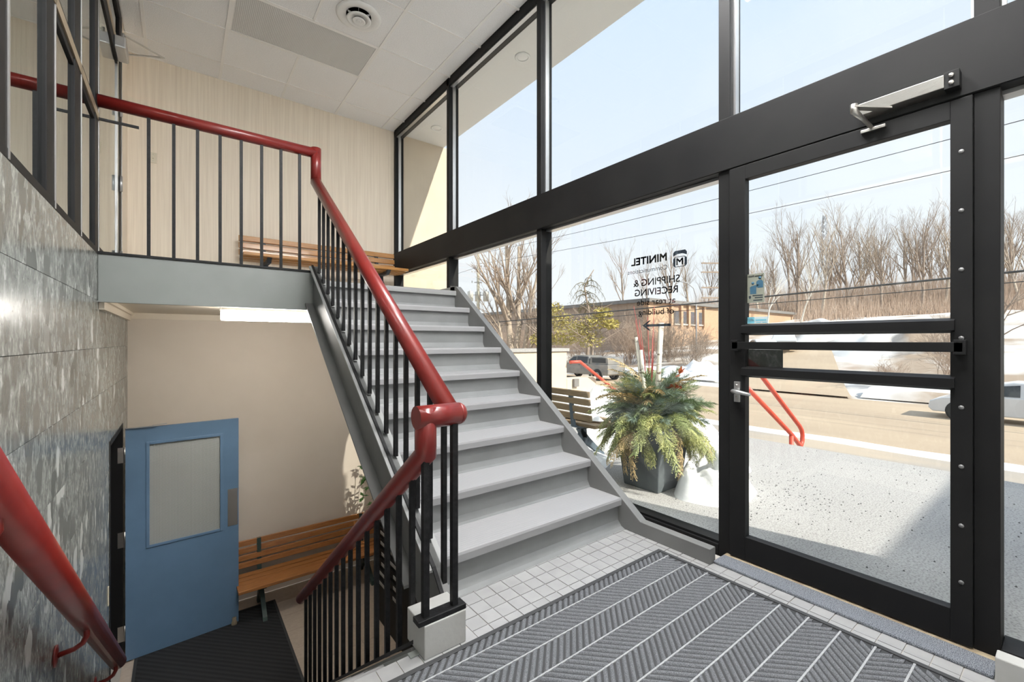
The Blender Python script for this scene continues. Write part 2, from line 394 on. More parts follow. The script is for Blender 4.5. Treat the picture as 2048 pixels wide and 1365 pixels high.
# ------------------------------------------------------------------ walls
tag(obj('wall_back', B(XL-.02,2.67,YB,YB+.2,1.6,ZC+.3), M['wallpaper']), 'upper back wall in beige thread-textured wallcovering behind the bench', 'wall', kind='structure')
tag(obj('wall_back_lower', B(XL-1.3,2.67,YB,YB+.2,ZF,1.6), M['beigelow']), 'smooth beige back wall of the lower level', 'wall', kind='structure')
tag(obj('wall_front', B(XL-2.4,2.56,YN-.2,YN,ZF,ZC+.1), M['white']), 'plain white end wall of the entry', 'wall', kind='structure')
tag(obj('wall_right_lower', B(2.50,2.70,1.0,YB,ZF,-.05), M['beigelow']), 'beige foundation wall under the glass front', 'wall', kind='structure')
tag(obj('wall_right', B(2.68,3.49,YB,YB+.25,-.1,4.36), M['beigeout']), 'beige exterior wing wall beyond the glass, half in sunlight', 'wall', kind='structure')
tag(obj('wall_right_wing', B(2.68,3.56,-.5,-.25,-.1,4.36), M['beigeout']), 'beige exterior wing wall beside the entrance', 'wall', kind='structure')
tag(obj('wall_exterior', B(2.7,16,-9,-5.5,-2,4.75), M['beigeout']), 'projecting beige wing of the same building beyond the entrance', 'wall', kind='structure')

# left wall: marble slabs on a core, with the lower doorway
wl = tag(obj('wall_left', MB().box(XL-.25,XL-.02,YN,4.72,ZF,1.845).box(XL-.25,XL-.02,5.75,YB,ZF,1.48).box(XL-.25,XL-.02,4.72,5.75,.44,1.48).box(XL-.25,XL-.02,4.12,YB,1.48,1.78), M['dark']),
         'polished grey-green marble slab wall beside the stairs going down', 'wall', kind='structure')
zrows = [1.85,1.53,1.20,.875,.545,.215,-.115,-.445,-.775,-1.105,-1.435,-1.765,-1.92]
for r in range(len(zrows)-1):
    z1, z0 = zrows[r]-.0012, zrows[r+1]+.0012
    y = YN - (.55 if r % 2 else 0)
    while y < YB:
        ya, yb = max(y, YN)+.0012, min(y+1.25, YB)-.0012
        y += 1.25
        if yb-ya < .02: continue
        pieces = [(ya, yb, z0, z1)]
        out = []
        for (a, b, c, d) in pieces:                     # cut the doorway y 4.74..5.73, z < .43
            if c < .43 and b > 4.74 and a < 5.73:
                if a < 4.74: out.append((a, 4.74, c, d))
                if b > 5.73: out.append((5.73, b, c, d))
                if d > .43: out.append((max(a,4.74), min(b,5.73), .43, d))
            else: out.append((a, b, c, d))
        for (a, b, c, d) in out:
            if a < 4.13 < b and d > 1.48:                # above the landing soffit the slab stops at the beam
                if b-4.13 > .02 and c < 1.48: obj('marble_slab', B(XL-.02,XL,4.13,b,c,1.47), M['marble'], wl)
                b = 4.13
            elif a >= 4.13 and d > 1.48:
                if c >= 1.46: continue
                d = 1.47
            if b-a > .02 and d-c > .01: obj('marble_slab', B(XL-.02,XL,a,b,c,d), M['marble'], wl)
# reveal behind the lower doorway
tag(obj('wall_left_hall', MB().box(XL-1.3,XL-1.25,4.2,YB,ZF,.6).box(XL-1.3,XL-.25,4.2,4.25,ZF,.6).box(XL-1.3,XL-.25,4.2,YB,.6,.65), M['dark']), 'dark passage behind the blue door', 'wall', kind='structure')
jm = MB().box(XL-.22,XL+.004,4.735,4.775,ZF,.44).box(XL-.22,XL+.004,5.70,5.745,ZF,.44).box(XL-.22,XL+.004,4.775,5.70,.40,.44)
tag(obj('trim_1', jm, M['black']), 'black steel frame of the doorway with the blue door', 'door frame', kind='structure')

# upper hall beyond the left storefront
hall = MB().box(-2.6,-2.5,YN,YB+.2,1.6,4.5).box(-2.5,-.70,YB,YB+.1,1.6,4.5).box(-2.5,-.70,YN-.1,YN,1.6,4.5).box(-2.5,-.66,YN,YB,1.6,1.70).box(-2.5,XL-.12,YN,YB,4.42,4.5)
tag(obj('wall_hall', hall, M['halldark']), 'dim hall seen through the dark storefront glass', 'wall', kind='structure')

# ------------------------------------------------------------------ glass front
GF = empty('window_1', (XP, 3.0, 0), label='tall glass front of clear panes in black frames facing the street', cat='window', kind='structure')
def gp(name, mb, m, bevel=.003):
    return attach(obj(name, mb, m, bevel=bevel), GF)
yM = {'m0': (6.185,6.245), 'm1': (4.565,4.625), 'm2': (2.908,2.968), 'm3': (1.245,1.312), 'm4': (.195,.2675), 'm5': (-.45,-.40)}
for k, (a, b) in yM.items():
    x0 = XG
    gp('mullion', B(x0,2.67,a,b,2.55,ZC-.0), M['black'])
    gp('mullion', B(x0,2.67,a,b,-.04,2.245), M['black'])
    for dy in (a-.012, b):                                # thin glazing beads
        gp('glazing_bead', B(XP-.02,XP+.02,dy,dy+.012,2.56,4.30), M['alu'], 0)
gp('transom', B(XG-.01,2.68,YN,6.245,2.245,2.55), M['black'])
gp('transom_bead', B(XG-.016,XG+.0,YN,6.245,2.248,2.262), M['black'], 0)
gp('transom_flashing', B(2.60,2.665,YN,6.245,2.228,2.245), M['alu'], 0)
gp('head', B(XG,2.67,YN,6.245,4.29,ZC+.05), M['black'])
gp('head_bead', B(XG+.02,2.60,YN,6.245,4.278,4.29), M['alu'], 0)
gp('sill', B(XG-.005,2.68,1.312,6.245,-.05,.045), M['black'])
gp('sill_bead', B(XG+.01,2.64,1.312,6.245,.045,.06), M['black'], 0)
gp('sill', B(XG,2.68,YN,.195,-.05,.05), M['black'])
ks = list(yM.values())
for i in range(len(ks)-1):
    y0, y1 = ks[i+1][1], ks[i][0]
    gp('pane', B(XP-.003,XP+.003,y0,y1,2.55,4.285), M['pane'], 0)
    if i != 3: gp('pane', B(XP-.003,XP+.003,y0,y1,.045,2.245), M['pane'], 0)

# entrance door
D = empty('door_1', (2.55, .27, 0), label='black framed glass entrance door with push bar and closer', cat='door', kind='structure')
def dp(name, mb, m, bevel=.002, parent=None):
    return attach(obj(name, mb, m, bevel=bevel), parent or D)
DX0, DX1 = 2.52, 2.57
dp('stile', B(DX0,DX1,1.150,1.238,.02,2.238), M['black']); dp('stile', B(DX0,DX1,.268,.332,.02,2.238), M['black'])
dp('rail', B(DX0,DX1,.332,1.150,2.160,2.238), M['black']); dp('rail', B(DX0,DX1,.332,1.150,.02,.150), M['black'])
def bevrail(z0, z1):
    return MB().prism([(2.502,z0+.012),(2.502,z1-.012),(2.53,z1),(2.56,z1),(2.56,z0),(2.53,z0)], 'y', .318, 1.166)
dp('cross_rail', bevrail(1.283,1.345), M['black'], 0); dp('cross_rail', bevrail(1.047,1.108), M['black'], 0)
pb = dp('push_bar', B(2.478,2.495,.29,1.205,1.205,1.245), M['black'])
for y in (.30, 1.19): dp('push_bar_mount', B(2.478,2.525,y-.018,y+.018,1.195,1.255), M['black'], parent=pb)
dp('pane', B(2.540,2.546,.33,1.152,.148,1.06), M['pane'], 0); dp('pane', B(2.540,2.546,.33,1.152,1.09,1.30), M['pane'], 0); dp('pane', B(2.540,2.546,.33,1.152,1.33,2.165), M['pane'], 0)
lv = dp('lock_plate', B(2.505,2.522,1.172,1.205,.905,1.02), M['alu'])
dp('lever', MB().tube([(2.50,1.19,.965),(2.475,1.19,.967),(2.47,1.165,.965),(2.47,1.10,.957)], [.014,.014,.012,.008], 10), M['alu'], 0, lv)
for z in (.955-.02, 1.00): dp('screw', MB().lathe([(.006,2.499),(.006,2.506)], (0,1.189,z), 10, 'x'), M['steel'], 0, lv)
for z in (2.02,1.78,1.54,1.262,.98,.74,.50,.27): dp('screw', MB().lathe([(.008,2.5175),(.0085,2.519),(.0085,2.522)], (0,.30,z), 12, 'x'), M['dullsteel'], 0)
# closer
cl = dp('closer_body', MB().prism([(2.535,2.275),(2.48,2.285),(2.475,2.335),(2.535,2.345)], 'y', .345, .625), M['steel'])
dp('closer_cap', B(2.48,2.532,.300,.345,2.275,2.345), M['black'], parent=cl)
for z in (2.295,2.325): dp('screw', MB().lathe([(.008,2.472),(.008,2.482)], (0,.323,z), 10, 'x'), M['steel'], 0, cl)
dp('closer_arm', MB().prism([(2.47,.505),(2.33,.60),(2.345,.62),(2.36,.615),(2.478,.54)], 'z', 2.268, 2.276), M['steel'], 0, cl)
dp('closer_link', MB().tube([(2.345,.608,2.285),(2.345,.608,2.255),(2.40,.60,2.245),(2.50,.585,2.225)], [.014,.014,.011,.008], 10), M['steel'], 0, cl)
dp('closer_foot', B(2.50,2.522,.535,.625,2.208,2.222), M['steel'], parent=cl)
# threshold under the door
tag(obj('carpet_strip', B(2.385,2.505,.20,1.262,.0,.014), M['strip'], bevel=.004), 'narrow blue-grey carpet strip along the entrance door threshold', 'carpet')
tag(obj('trim_2', B(2.505,2.68,.16,1.262,-.04,.012), M['thresh']), 'worn wooden threshold under the entrance door', 'threshold', kind='structure')
tag(obj('baseboard_right', B(2.36,2.425,-.42,.195,.0,.10), M['plinth'], bevel=.004), 'pale painted curb board beside the entrance door', 'baseboard', kind='structure')

# window lettering -------------------------------------------------
def text_mesh(txt, y0, y1, z0, z1, cap_ratio_from='M', bold=0.0):
    cu = bpy.data.curves.new('t', 'FONT'); cu.body = txt; cu.size = 1; cu.resolution_u = 4
    o = bpy.data.objects.new('t', cu); COL.objects.link(o)
    dg = bpy.context.evaluated_depsgraph_get(); dg.update()
    me = bpy.data.meshes.new_from_object(o.evaluated_get(dg))
    bpy.data.objects.remove(o); bpy.data.curves.remove(cu)
    xs = [v.co.x for v in me.vertices]; xa, xb = min(xs), max(xs)
    ch = .695
    for v in me.vertices:
        y = y0 + (v.co.x-xa)/(xb-xa)*(y1-y0); z = z0 + v.co.y/ch*(z1-z0)
        v.co = (0, y, z)
    if bold:
        vs_ = [tuple(v.co) for v in me.vertices]; fs_ = [tuple(p.vertices) for p in me.polygons]; n_ = len(vs_)
        sh = [(0,0),(bold,0),(bold,bold),(0,bold)]
        m2 = bpy.data.meshes.new('lettering')
        m2.from_pydata([(x_,y_+a_,z_+b_) for a_, b_ in sh for x_, y_, z_ in vs_], [], [tuple(i+k_*n_ for i in f_) for k_ in range(4) for f_ in fs_])
        return m2
    return me
def text_extent(txt):
    cu = bpy.data.curves.new('t', 'FONT'); cu.body = txt; cu.size = 1; cu.resolution_u = 2
    o = bpy.data.objects.new('t', cu); COL.objects.link(o)
    dg = bpy.context.evaluated_depsgraph_get(); dg.update()
    me = bpy.data.meshes.new_from_object(o.evaluated_get(dg)); xs = [v.co.x for v in me.vertices]
    bpy.data.objects.remove(o); bpy.data.curves.remove(cu); bpy.data.meshes.remove(me)
    return min(xs), max(xs)
SG = empty('window_lettering', (XP+.0045, 1.75, 1.34), label='dark mirrored shipping and receiving lettering with arrow on the glass pane', cat='sign')
def sp(name, me, m=M['print'], x=XP+.0045, parent=None):
    par = parent or SG
    o = obj(name, me, m); o.location.x = x; return attach(o, par)
for (t, y0, y1, z0, z1, bo) in [('MINITEL',1.701,1.988,1.792,1.843,.005),('Communications',1.698,2.024,1.735,1.766,0),('SHIPPING &',1.606,1.972,1.640,1.688,.0015),
                                ('RECEIVING',1.620,1.960,1.571,1.618,.0015),('at rear side',1.638,1.941,1.504,1.545,.0012),('of building',1.649,1.928,1.433,1.474,.0012)]:
    ws = t.split(' '); full = text_extent(t)
    for i_, w_ in enumerate(ws):
        e1 = text_extent(' '.join(ws[:i_+1]))[1]; ww = text_extent(w_); e0 = e1-(ww[1]-ww[0]); q_ = (y1-y0)/(full[1]-full[0])
        sp('lettering', text_mesh(w_, y0+(e0-full[0])*q_, y0+(e1-full[0])*q_, z0, z1, bold=bo))
def yzpoly(pts, th=.0008):
    return MB().prism(pts, 'x', 0, th)
sp('arrow', MB().prism([(1.672,1.350),(1.672,1.367),(1.868,1.367),(1.868,1.350)], 'x', 0, .0008).prism([(1.842,1.393),(1.897,1.359),(1.842,1.323),(1.828,1.323),(1.872,1.359),(1.828,1.393)], 'x', 0, .0008).mesh('arrow'))
# emblem: rounded telephone-like badge with an M
a, b, c, d = 1.556, 1.654, 1.738, 1.846
lg = MB()
lg.prism([(a+.012,d),(a,d-.014),(a,d-.034),(a+.03,d-.022),(b-.03,d-.022),(b,d-.034),(b,d-.014),(b-.012,d)], 'x', 0, .0008)
lg.prism([(a,c+.012),(a,c+.055),(a+.016,c+.068),(a+.016,c),(a+.012,c)], 'x', 0, .0008)
lg.prism([(b,c+.012),(b-.012,c),(b-.016,c),(b-.016,c+.068),(b,c+.055)], 'x', 0, .0008)
lg.prism([(a+.016,c),(a+.016,c+.004),(b-.016,c+.004),(b-.016,c)], 'x', 0, .0008)
lg.prism([(a+.016,c+.064),(a+.016,c+.068),(b-.016,c+.068),(b-.016,c+.064)], 'x', 0, .0008)
sp('emblem', lg.mesh('emblem'))
sp('lettering', text_mesh('M', a+.026, b-.026, c+.012, c+.056, bold=.003))
# door stickers
S1 = empty('security_sticker', (2.551, 1.11, 1.46), label='tan window sticker with two blue figures on the door glass', cat='sticker')
sp('backing', yzpoly([(1.060,1.464),(1.060,1.625),(1.150,1.625),(1.150,1.464)]).mesh('backing'), M['stickertan'], 2.548, S1)
fig = MB().lathe([(.0085,0),(.0085,.0006)], (0,1.083,1.600), 14, 'x').prism([(1.066,1.545),(1.066,1.578),(1.074,1.588),(1.092,1.588),(1.102,1.578),(1.102,1.57),(1.096,1.545)], 'x', 0, .0006)
fig.lathe([(.008,0),(.008,.0006)], (0,1.120,1.573), 14, 'x').prism([(1.102,1.512),(1.102,1.548),(1.088,1.562),(1.100,1.563),(1.130,1.556),(1.136,1.55),(1.134,1.512)], 'x', 0, .0006)
sp('figures', fig.mesh('figures'), M['stickerblue'], 2.5472, S1)
sp('lettering', text_mesh('Business Watch', 1.068, 1.144, 1.607, 1.618, bold=.0006), M['print'], 2.5474, S1)
tb = MB()
for (y0,y1,z) in [(1.068,1.122,1.500),(1.068,1.110,1.488),(1.070,1.118,1.474)]: tb.box(0,.0004,y0,y1,z,z+.006)
sp('small_print', tb.mesh('small_print'), M['print'], 2.5472, S1)
sp('shield', yzpoly([(1.130,1.503),(1.142,1.503),(1.142,1.492),(1.136,1.484),(1.130,1.492)], .0005).mesh('shield'), M['print'], 2.5472, S1)
S2 = empty('alarm_sticker', (2.551, 1.11, 1.35), label='small white and cyan alarm sticker just above the door cross rail', cat='sticker')
sp('backing', yzpoly([(1.042,1.347),(1.042,1.384),(1.150,1.384),(1.150,1.347)]).mesh('backing'), M['stickerwhite'], 2.548, S2)
sp('panel', yzpoly([(1.112,1.348),(1.112,1.384),(1.149,1.384),(1.149,1.348)], .0006).mesh('panel'), M['stickercyan'], 2.5474, S2)
sp('lettering', text_mesh('ADT', 1.116, 1.146, 1.362, 1.374, bold=.0006), M['stickerwhite'], 2.5470, S2)
sp('lettering_bars', MB().box(0,.0004,1.050,1.106,1.362,1.370).box(0,.0004,1.048,1.070,1.351,1.355).box(0,.0004,1.080,1.102,1.351,1.355).mesh('lettering_bars'), M['stickercyan'], 2.5472, S2)
tag(obj('glass_notice', B(2.5464,2.5476,.967,1.150,1.09,1.203), M['stickerblack']), 'black rectangular notice stuck on the door glass below the push bar', 'sticker')

# ------------------------------------------------------------------ left storefront on the landing side
LW = empty('window_2', (XL, 2, 1.85), label='dark framed storefront glazing above the marble wall', cat='window', kind='structure')
def lp(name, mb, m, bevel=.002, parent=None):
    return attach(obj(name, mb, m, bevel=bevel), parent or LW)
XI = XL-.017
for (a, b) in [(YN,-.3),(.6,.78),(1.95,2.14),(2.665,2.815),(3.29,3.47),(3.99,4.135),(5.46,5.64)]:
    lp('mullion', B(XI-.06,XL,a,b,1.846,ZC), M['black'])
    lp('mullion_bead', B(XL-.012,XL+.004,b,b+.012,1.85,ZC-.02), M['alu'], 0)
for z0, z1 in ((2.735,2.775),(2.83,2.87)): lp('rail', B(XI-.05,XL-.004,YN,3.99,z0,z1), M['black'])
lp('rail_bead', B(XI-.04,XL+.004,YN,4.14,2.775,2.83), M['bronze'], 0)
lp('sill', B(XI-.06,XL+.001,YN,3.99,1.846,1.885), M['black'])
lp('head', B(XI-.06,XL+.002,YN,5.64,4.27,ZC), M['black'])
for (a, b) in [(-.3,.6),(.78,1.95),(2.14,2.665),(2.815,3.29),(3.47,3.99)]:
    lp('pane', B(XI-.003,XI+.003,a,b,1.885,2.735), M['panedark'], 0); lp('pane', B(XI-.003,XI+.003,a,b,2.87,4.27), M['panedark'], 0)
lp('pane', B(XI-.003,XI+.003,4.135,5.46,3.97,4.27), M['panedark'], 0)
tag(obj('wall_left_upper', B(XL-.2,XL,5.64,YB,ZL,ZC+.02), M['wallpaper']), 'narrow beige return wall beside the landing door', 'wall', kind='structure')
LD = empty('door_2', (XL, 5.45, ZL), label='narrow glass door with grey closer on the landing', cat='door', kind='structure')
def lq(name, mb, m, bevel=.002, parent=None):
    return attach(obj(name, mb, m, bevel=bevel), parent or LD)
lq('stile', B(XI-.02,XL-.004,4.145,4.235,ZL+.01,3.90), M['black']); lq('stile', B(XI-.02,XL-.004,5.36,5.45,ZL+.01,3.90), M['alu'])
lq('rail', B(XI-.02,XL-.004,4.235,5.36,3.79,3.90), M['black']); lq('rail', B(XI-.02,XL-.004,4.235,5.36,ZL+.01,1.92), M['black'])
lq('frame_head', B(XI-.05,XL,4.135,5.46,3.90,3.97), M['bronze'])
lq('pane', B(XI-.003,XI+.003,4.235,5.36,1.92,3.79), M['panedark'], 0)
for z in (2.02, 2.72, 3.42): lq('hinge', MB().tube([(XL+.012,5.455,z-.07),(XL+.012,5.455,z+.07)], .012, 10), M['alu'], 0)
cb = lq('closer_body', B(XL-.005,XL+.075,5.06,5.34,3.80,3.90), M['alu'], .01)
lq('closer_arm', MB().bar((XL+.05,5.12,3.945),(XL+.33,5.32,3.95),.02,.006), M['alu'], 0, cb)
lq('closer_arm', MB().bar((XL+.33,5.32,3.955),(XL+.02,5.5,3.96),.02,.006), M['alu'], 0, cb)
lq('closer_spindle', MB().tube([(XL+.05,5.12,3.89),(XL+.05,5.12,3.955)], .012, 10), M['alu'], 0, cb)

# ------------------------------------------------------------------ ceiling
CE = tag(obj('ceiling', B(XL,2.56,YN,YB,ZC+.012,ZC+.06), M['tee']), 'suspended ceiling of white speckled tiles in a white grid', 'ceiling', kind='structure')
GX = [XL]+[-.285+.66*i for i in range(5)]+[2.54]
GY = [5.865-.66*i for i in range(10) if 5.865-.66*i > YN]; GY = [YB]+GY+[YN]
for i in range(len(GX)-1):
    for j in range(len(GY)-1):
        x0, x1, y1, y0 = GX[i], GX[i+1], GY[j], GY[j+1]
        cx, cy = (x0+x1)/2, (y0+y1)/2
        if any(abs(cy-q) < .3 and abs(cx-w) < .5 for w, q in ((1.035,4.875),(1.695,1.575),(1.035,.255))): continue
        obj('ceiling_tile', B(x0+.009,x1-.009,y0+.009,y1-.009,ZC,ZC+.012), M['ceiltile'], CE)
for x in GX[1:-1]:
    if abs(x-1.035) < .01:
        for (ya, yb) in ((5.205,YB),(.585,4.545),(YN,-.075)): obj('tee', B(x-.011,x+.011,ya,yb,ZC-.006,ZC+.01), M['tee'], CE)
    elif abs(x-1.695) < .01:
        for (ya, yb) in ((1.905,YB),(YN,1.245)): obj('tee', B(x-.014,x+.014,ya,yb,ZC-.008,ZC+.01), M['tee'], CE)
    else: obj('tee', B(x-.014,x+.014,YN,YB,ZC-.008,ZC+.01), M['tee'], CE)
for y in GY[1:-1]: obj('tee', B(XL,2.54,y-.010,y+.010,ZC-.006,ZC+.01), M['tee'], CE)
obj('wall_angle', B(XL,2.54,YB-.018,YB,ZC-.004,ZC+.008), M['tee'], CE)
def rel(par, name, mb, m, bevel=0, parent=None):
    return attach(obj(name, mb, m, bevel=bevel), parent or par)
def troffer(yc, lens, label, xc=1.035):
    LT = empty('ceiling_light', (xc,yc,ZC), label=label, cat='ceiling light', group='recessed ceiling lights')  # shared by the real unlit fixture and the added fill lamps
    a, b = yc-.318, yc+.318
    p, q = xc-.646, xc+.646
    rel(LT, 'frame', MB().box(p,p+.016,a,b,ZC-.006,ZC+.011).box(q-.016,q,a,b,ZC-.006,ZC+.011).box(p+.016,q-.016,a,a+.016,ZC-.006,ZC+.011).box(p+.016,q-.016,b-.016,b,ZC-.006,ZC+.011), M['tee'])
    rel(LT, 'lens', B(p+.016,q-.016,a+.016,b-.016,ZC-.001,ZC+.009), lens)
troffer(4.875, M['lens'], 'unlit recessed ceiling light with grey prismatic lens beside the round vent')
troffer(1.575, M['lensfill'], 'added unseen fill light in the ceiling over the foot of the stairs', 1.695)  # added out of view to brighten the interior
troffer(.255, M['lensfill'], 'added unseen fill light in the ceiling over the entry mat', 1.035)  # second added lamp, unseen, lifts the interior brightness
VT = empty('ceiling_vent', (1.365,4.215,ZC), label='round white air diffuser with stepped cones in a ceiling tile', cat='vent')
rel(VT, 'outer_cone', MB().lathe([(.205,ZC-.001),(.205,ZC-.012),(.185,ZC-.022),(.150,ZC-.022),(.118,ZC-.006),(.112,ZC-.004),(.118,ZC-.002)], (1.365,4.215,0), 40), M['white'])
rel(VT, 'throat', MB().lathe([(.114,ZC-.0035),(.02,ZC-.0035),(.02,ZC-.0005),(.114,ZC-.0005)], (1.365,4.215,0), 32), M['dark'])
rel(VT, 'middle_cone', MB().lathe([(.112,ZC-.040),(.112,ZC-.046),(.095,ZC-.048),(.062,ZC-.030),(.058,ZC-.028),(.062,ZC-.026)], (1.365,4.215,0), 36), M['white'])
rel(VT, 'inner_throat', MB().lathe([(.060,ZC-.031),(.01,ZC-.031),(.01,ZC-.005),(.06,ZC-.005)], (1.365,4.215,0), 28), M['dark'])
rel(VT, 'inner_cone', MB().lathe([(.058,ZC-.052),(.058,ZC-.058),(.045,ZC-.060),(.026,ZC-.048),(.022,ZC-.056),(.006,ZC-.060),(.004,ZC-.045),(.05,ZC-.045)], (1.365,4.215,0), 30), M['white'])
for k in range(6):
    a = math.pi*k/3+.2
    rel(VT, 'vane', MB().bar((1.365+.055*math.cos(a),4.215+.055*math.sin(a),ZC-.015),(1.365+.112*math.cos(a),4.215+.112*math.sin(a),ZC-.012),.002,.02), M['tee'])
# exterior soffit with downlights
SO = tag(obj('ceiling_exterior', B(2.67,3.37,-.25,YB+.25,4.36,4.75), M['stucco']), 'white stucco soffit over the pavement outside the glass', 'soffit', kind='structure')
def pot(x, y, lab):
    p = empty('downlight', (x,y,4.36), label=lab, cat='downlight', group='soffit downlights')
    rel(p, 'trim_ring', MB().lathe([(.085,4.359),(.085,4.352),(.07,4.349),(.06,4.352),(.06,4.359)], (x,y,0), 28), M['white'])
    rel(p, 'lens', MB().lathe([(.06,4.358),(.055,4.354),(.0,4.353)], (x,y,0), 24), M['tee'])
pot(2.98, 3.72, 'round white downlight in the soffit beside the tall mullion')
pot(2.98, 5.72, 'faint round downlight in the soffit near the wing wall')

# ------------------------------------------------------------------ landing
LA = tag(obj('floor_landing', MB().box(XL,2.40,4.13,YB,ZL-.20,ZL).box(.93,2.40,4.07,4.13,ZL-.05,ZL), M['grey']), 'grey upper landing at the top of the stairs', 'landing', kind='structure')
obj('bounce_slab', B(XL+.01,2.35,4.15,YB-.005,ZL,ZL+.004), M['landbounce'], LA)  # unseen pale reflector, added to bounce light onto the ceiling
obj('edge_beam', B(XL,.985,4.105,4.14,1.525,1.852), M['greyface'], LA, .004)
obj('edge_beam_flange', B(XL,.985,4.085,4.14,1.519,1.527), M['greyface'], LA)
obj('soffit', B(XL,2.45,4.14,YB,1.555,1.587), M['cream'], LA)
obj('cove_trim', B(XL,XL+.03,4.14,YB,1.47,1.555), M['cream'], LA); obj('cove_trim', B(XL,2.45,YB-.03,YB,1.49,1.555), M['cream'], LA)
obj('cove_trim_lip', B(XL+.03,XL+.05,4.14,YB-.03,1.525,1.555), M['cream'], LA)
obj('landing_curb', B(2.35,2.41,4.10,4.6,ZL,ZL+.05), M['grey'], LA, .003)
TL = empty('strip_light', (.75,4.6,1.5), label='lit white fluorescent strip light under the landing', cat='strip light')
rel(TL, 'housing', B(.28,1.10,4.50,4.64,1.520,1.555), M['white'], .004)
rel(TL, 'diffuser', B(.285,1.095,4.505,4.635,1.432,1.520), M['tube'], .012)
# ------------------------------------------------------------------ staircase up
RI, GO, Y1 = .1985, .2745, 1.873
ST = empty('staircase', (1.65,1.85,0), label='grey painted staircase rising to the landing along the glass front', cat='stairs')
X0, X1 = .965, 2.35
for i in range(1, 10):
    y = Y1 + GO*(i-1); z = RI*i
    if i < 9:
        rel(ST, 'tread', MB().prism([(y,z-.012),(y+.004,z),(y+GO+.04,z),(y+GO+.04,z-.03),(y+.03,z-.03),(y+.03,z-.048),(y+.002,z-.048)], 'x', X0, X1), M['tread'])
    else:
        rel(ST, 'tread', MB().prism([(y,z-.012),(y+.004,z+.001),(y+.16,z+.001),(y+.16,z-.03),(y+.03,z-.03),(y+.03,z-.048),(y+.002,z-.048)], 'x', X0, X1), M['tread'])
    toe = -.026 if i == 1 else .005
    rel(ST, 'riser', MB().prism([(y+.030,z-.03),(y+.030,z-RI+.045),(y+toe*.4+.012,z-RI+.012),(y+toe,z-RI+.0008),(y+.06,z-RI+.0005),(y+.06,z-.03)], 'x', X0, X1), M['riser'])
sl = RI/GO
def zt(y): return .742 + .735*(y-2.517)                   # top edge of the outer stringer web
# inner stringer by the glass
zi = lambda y: .384 + (1.825-.384)/(4.06-2.141)*(y-2.141)
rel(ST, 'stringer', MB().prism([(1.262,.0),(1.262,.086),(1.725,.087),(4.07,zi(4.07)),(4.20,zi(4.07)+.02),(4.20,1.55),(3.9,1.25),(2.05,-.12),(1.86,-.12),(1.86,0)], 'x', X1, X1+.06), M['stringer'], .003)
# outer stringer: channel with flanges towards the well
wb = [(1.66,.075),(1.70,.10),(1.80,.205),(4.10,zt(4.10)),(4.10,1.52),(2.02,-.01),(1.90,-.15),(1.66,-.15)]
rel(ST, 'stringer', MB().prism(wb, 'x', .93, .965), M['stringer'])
rel(ST, 'stringer_cap', MB().prism([(1.80,.205),(4.10,zt(4.10)),(4.10,zt(4.10)-.012),(1.80,.193)], 'x', .895, .99), M['grey'])
def zb(y): return .90 + .725*(y-3.163)
rel(ST, 'stringer_flange', MB().prism([(2.0,zb(2.0)),(4.10,zb(4.10)),(4.10,zb(4.10)-.014),(2.0,zb(2.0)-.014)], 'x', .865, .93), M['stringer'])
for i in range(1, 9):
    y = Y1+GO*(i-1)+.05
    rel(ST, 'bolt_boss', MB().lathe([(.014,0),(.012,.006),(.0,.008)], (.955,y,zt(y)+.0), 12), M['grey'])
rel(ST, 'soffit', MB().prism([(2.1,zb(2.1)-.03),(4.13,1.585),(4.13,1.50),(2.1,zb(2.1)-.06)], 'x', .965, 2.35), M['beigelow'])

# ------------------------------------------------------------------ staircase down
SD = empty('lower_staircase', (.15,1.6,0), label='flight of stairs going down beside the marble wall', cat='stairs')
for i in range(10):
    y = 1.63 + .262*i; z = -.192*i
    if i: rel(SD, 'tread', MB().box(XL+.002,.74,y-.262-.01,y,z-.03,z), M['tread'])
    rel(SD, 'riser', MB().box(XL+.002,.74,y-.03,y-.012,z-.192,z-.03), M['riser'])
zd = lambda y: .02 - .755*(y-1.66)                         # top edge of its stringer
rel(SD, 'stringer', MB().prism([(1.63,-.01),(1.66,.0),(4.05,zd(4.05)-.02),(4.05,ZF),(3.75,ZF),(1.63,-.35)], 'x', .745, .80), M['stringer'])
rel(SD, 'stringer_cap', MB().prism([(1.60,.004),(1.63,.006),(4.05,zd(4.05)-.02),(4.05,zd(4.05)-.03),(1.60,-.008)], 'x', .72, .83), M['greyface'])
# plinth at the foot of both flights
tag(obj('newel_plinth', B(.758,.947,1.557,1.72,.0,.134), M['plinth'], bevel=.004), 'small white painted plinth block under the railing corner', 'plinth')

# ------------------------------------------------------------------ railing (one continuous welded thing)
RL = empty('stair_railing', (.85,1.64,.13), label='black baluster railing with continuous round red handrail along both flights', cat='railing')
rr = .043
# landing run
rel(RL, 'handrail', MB().tube([(XL-.005,4.12,2.912),(.972,4.12,2.912)], rr, 20), M['red'])
rel(RL, 'handrail', MB().tube([(.957,4.12,2.955),(.957,4.12,2.640)], rr, 20), M['red'])
x_up = .957
u0 = Vector((x_up,4.115,2.655)); u1 = Vector((x_up,1.70,.925))
rel(RL, 'handrail', MB().tube([u0,u1], .046, 20), M['red'])
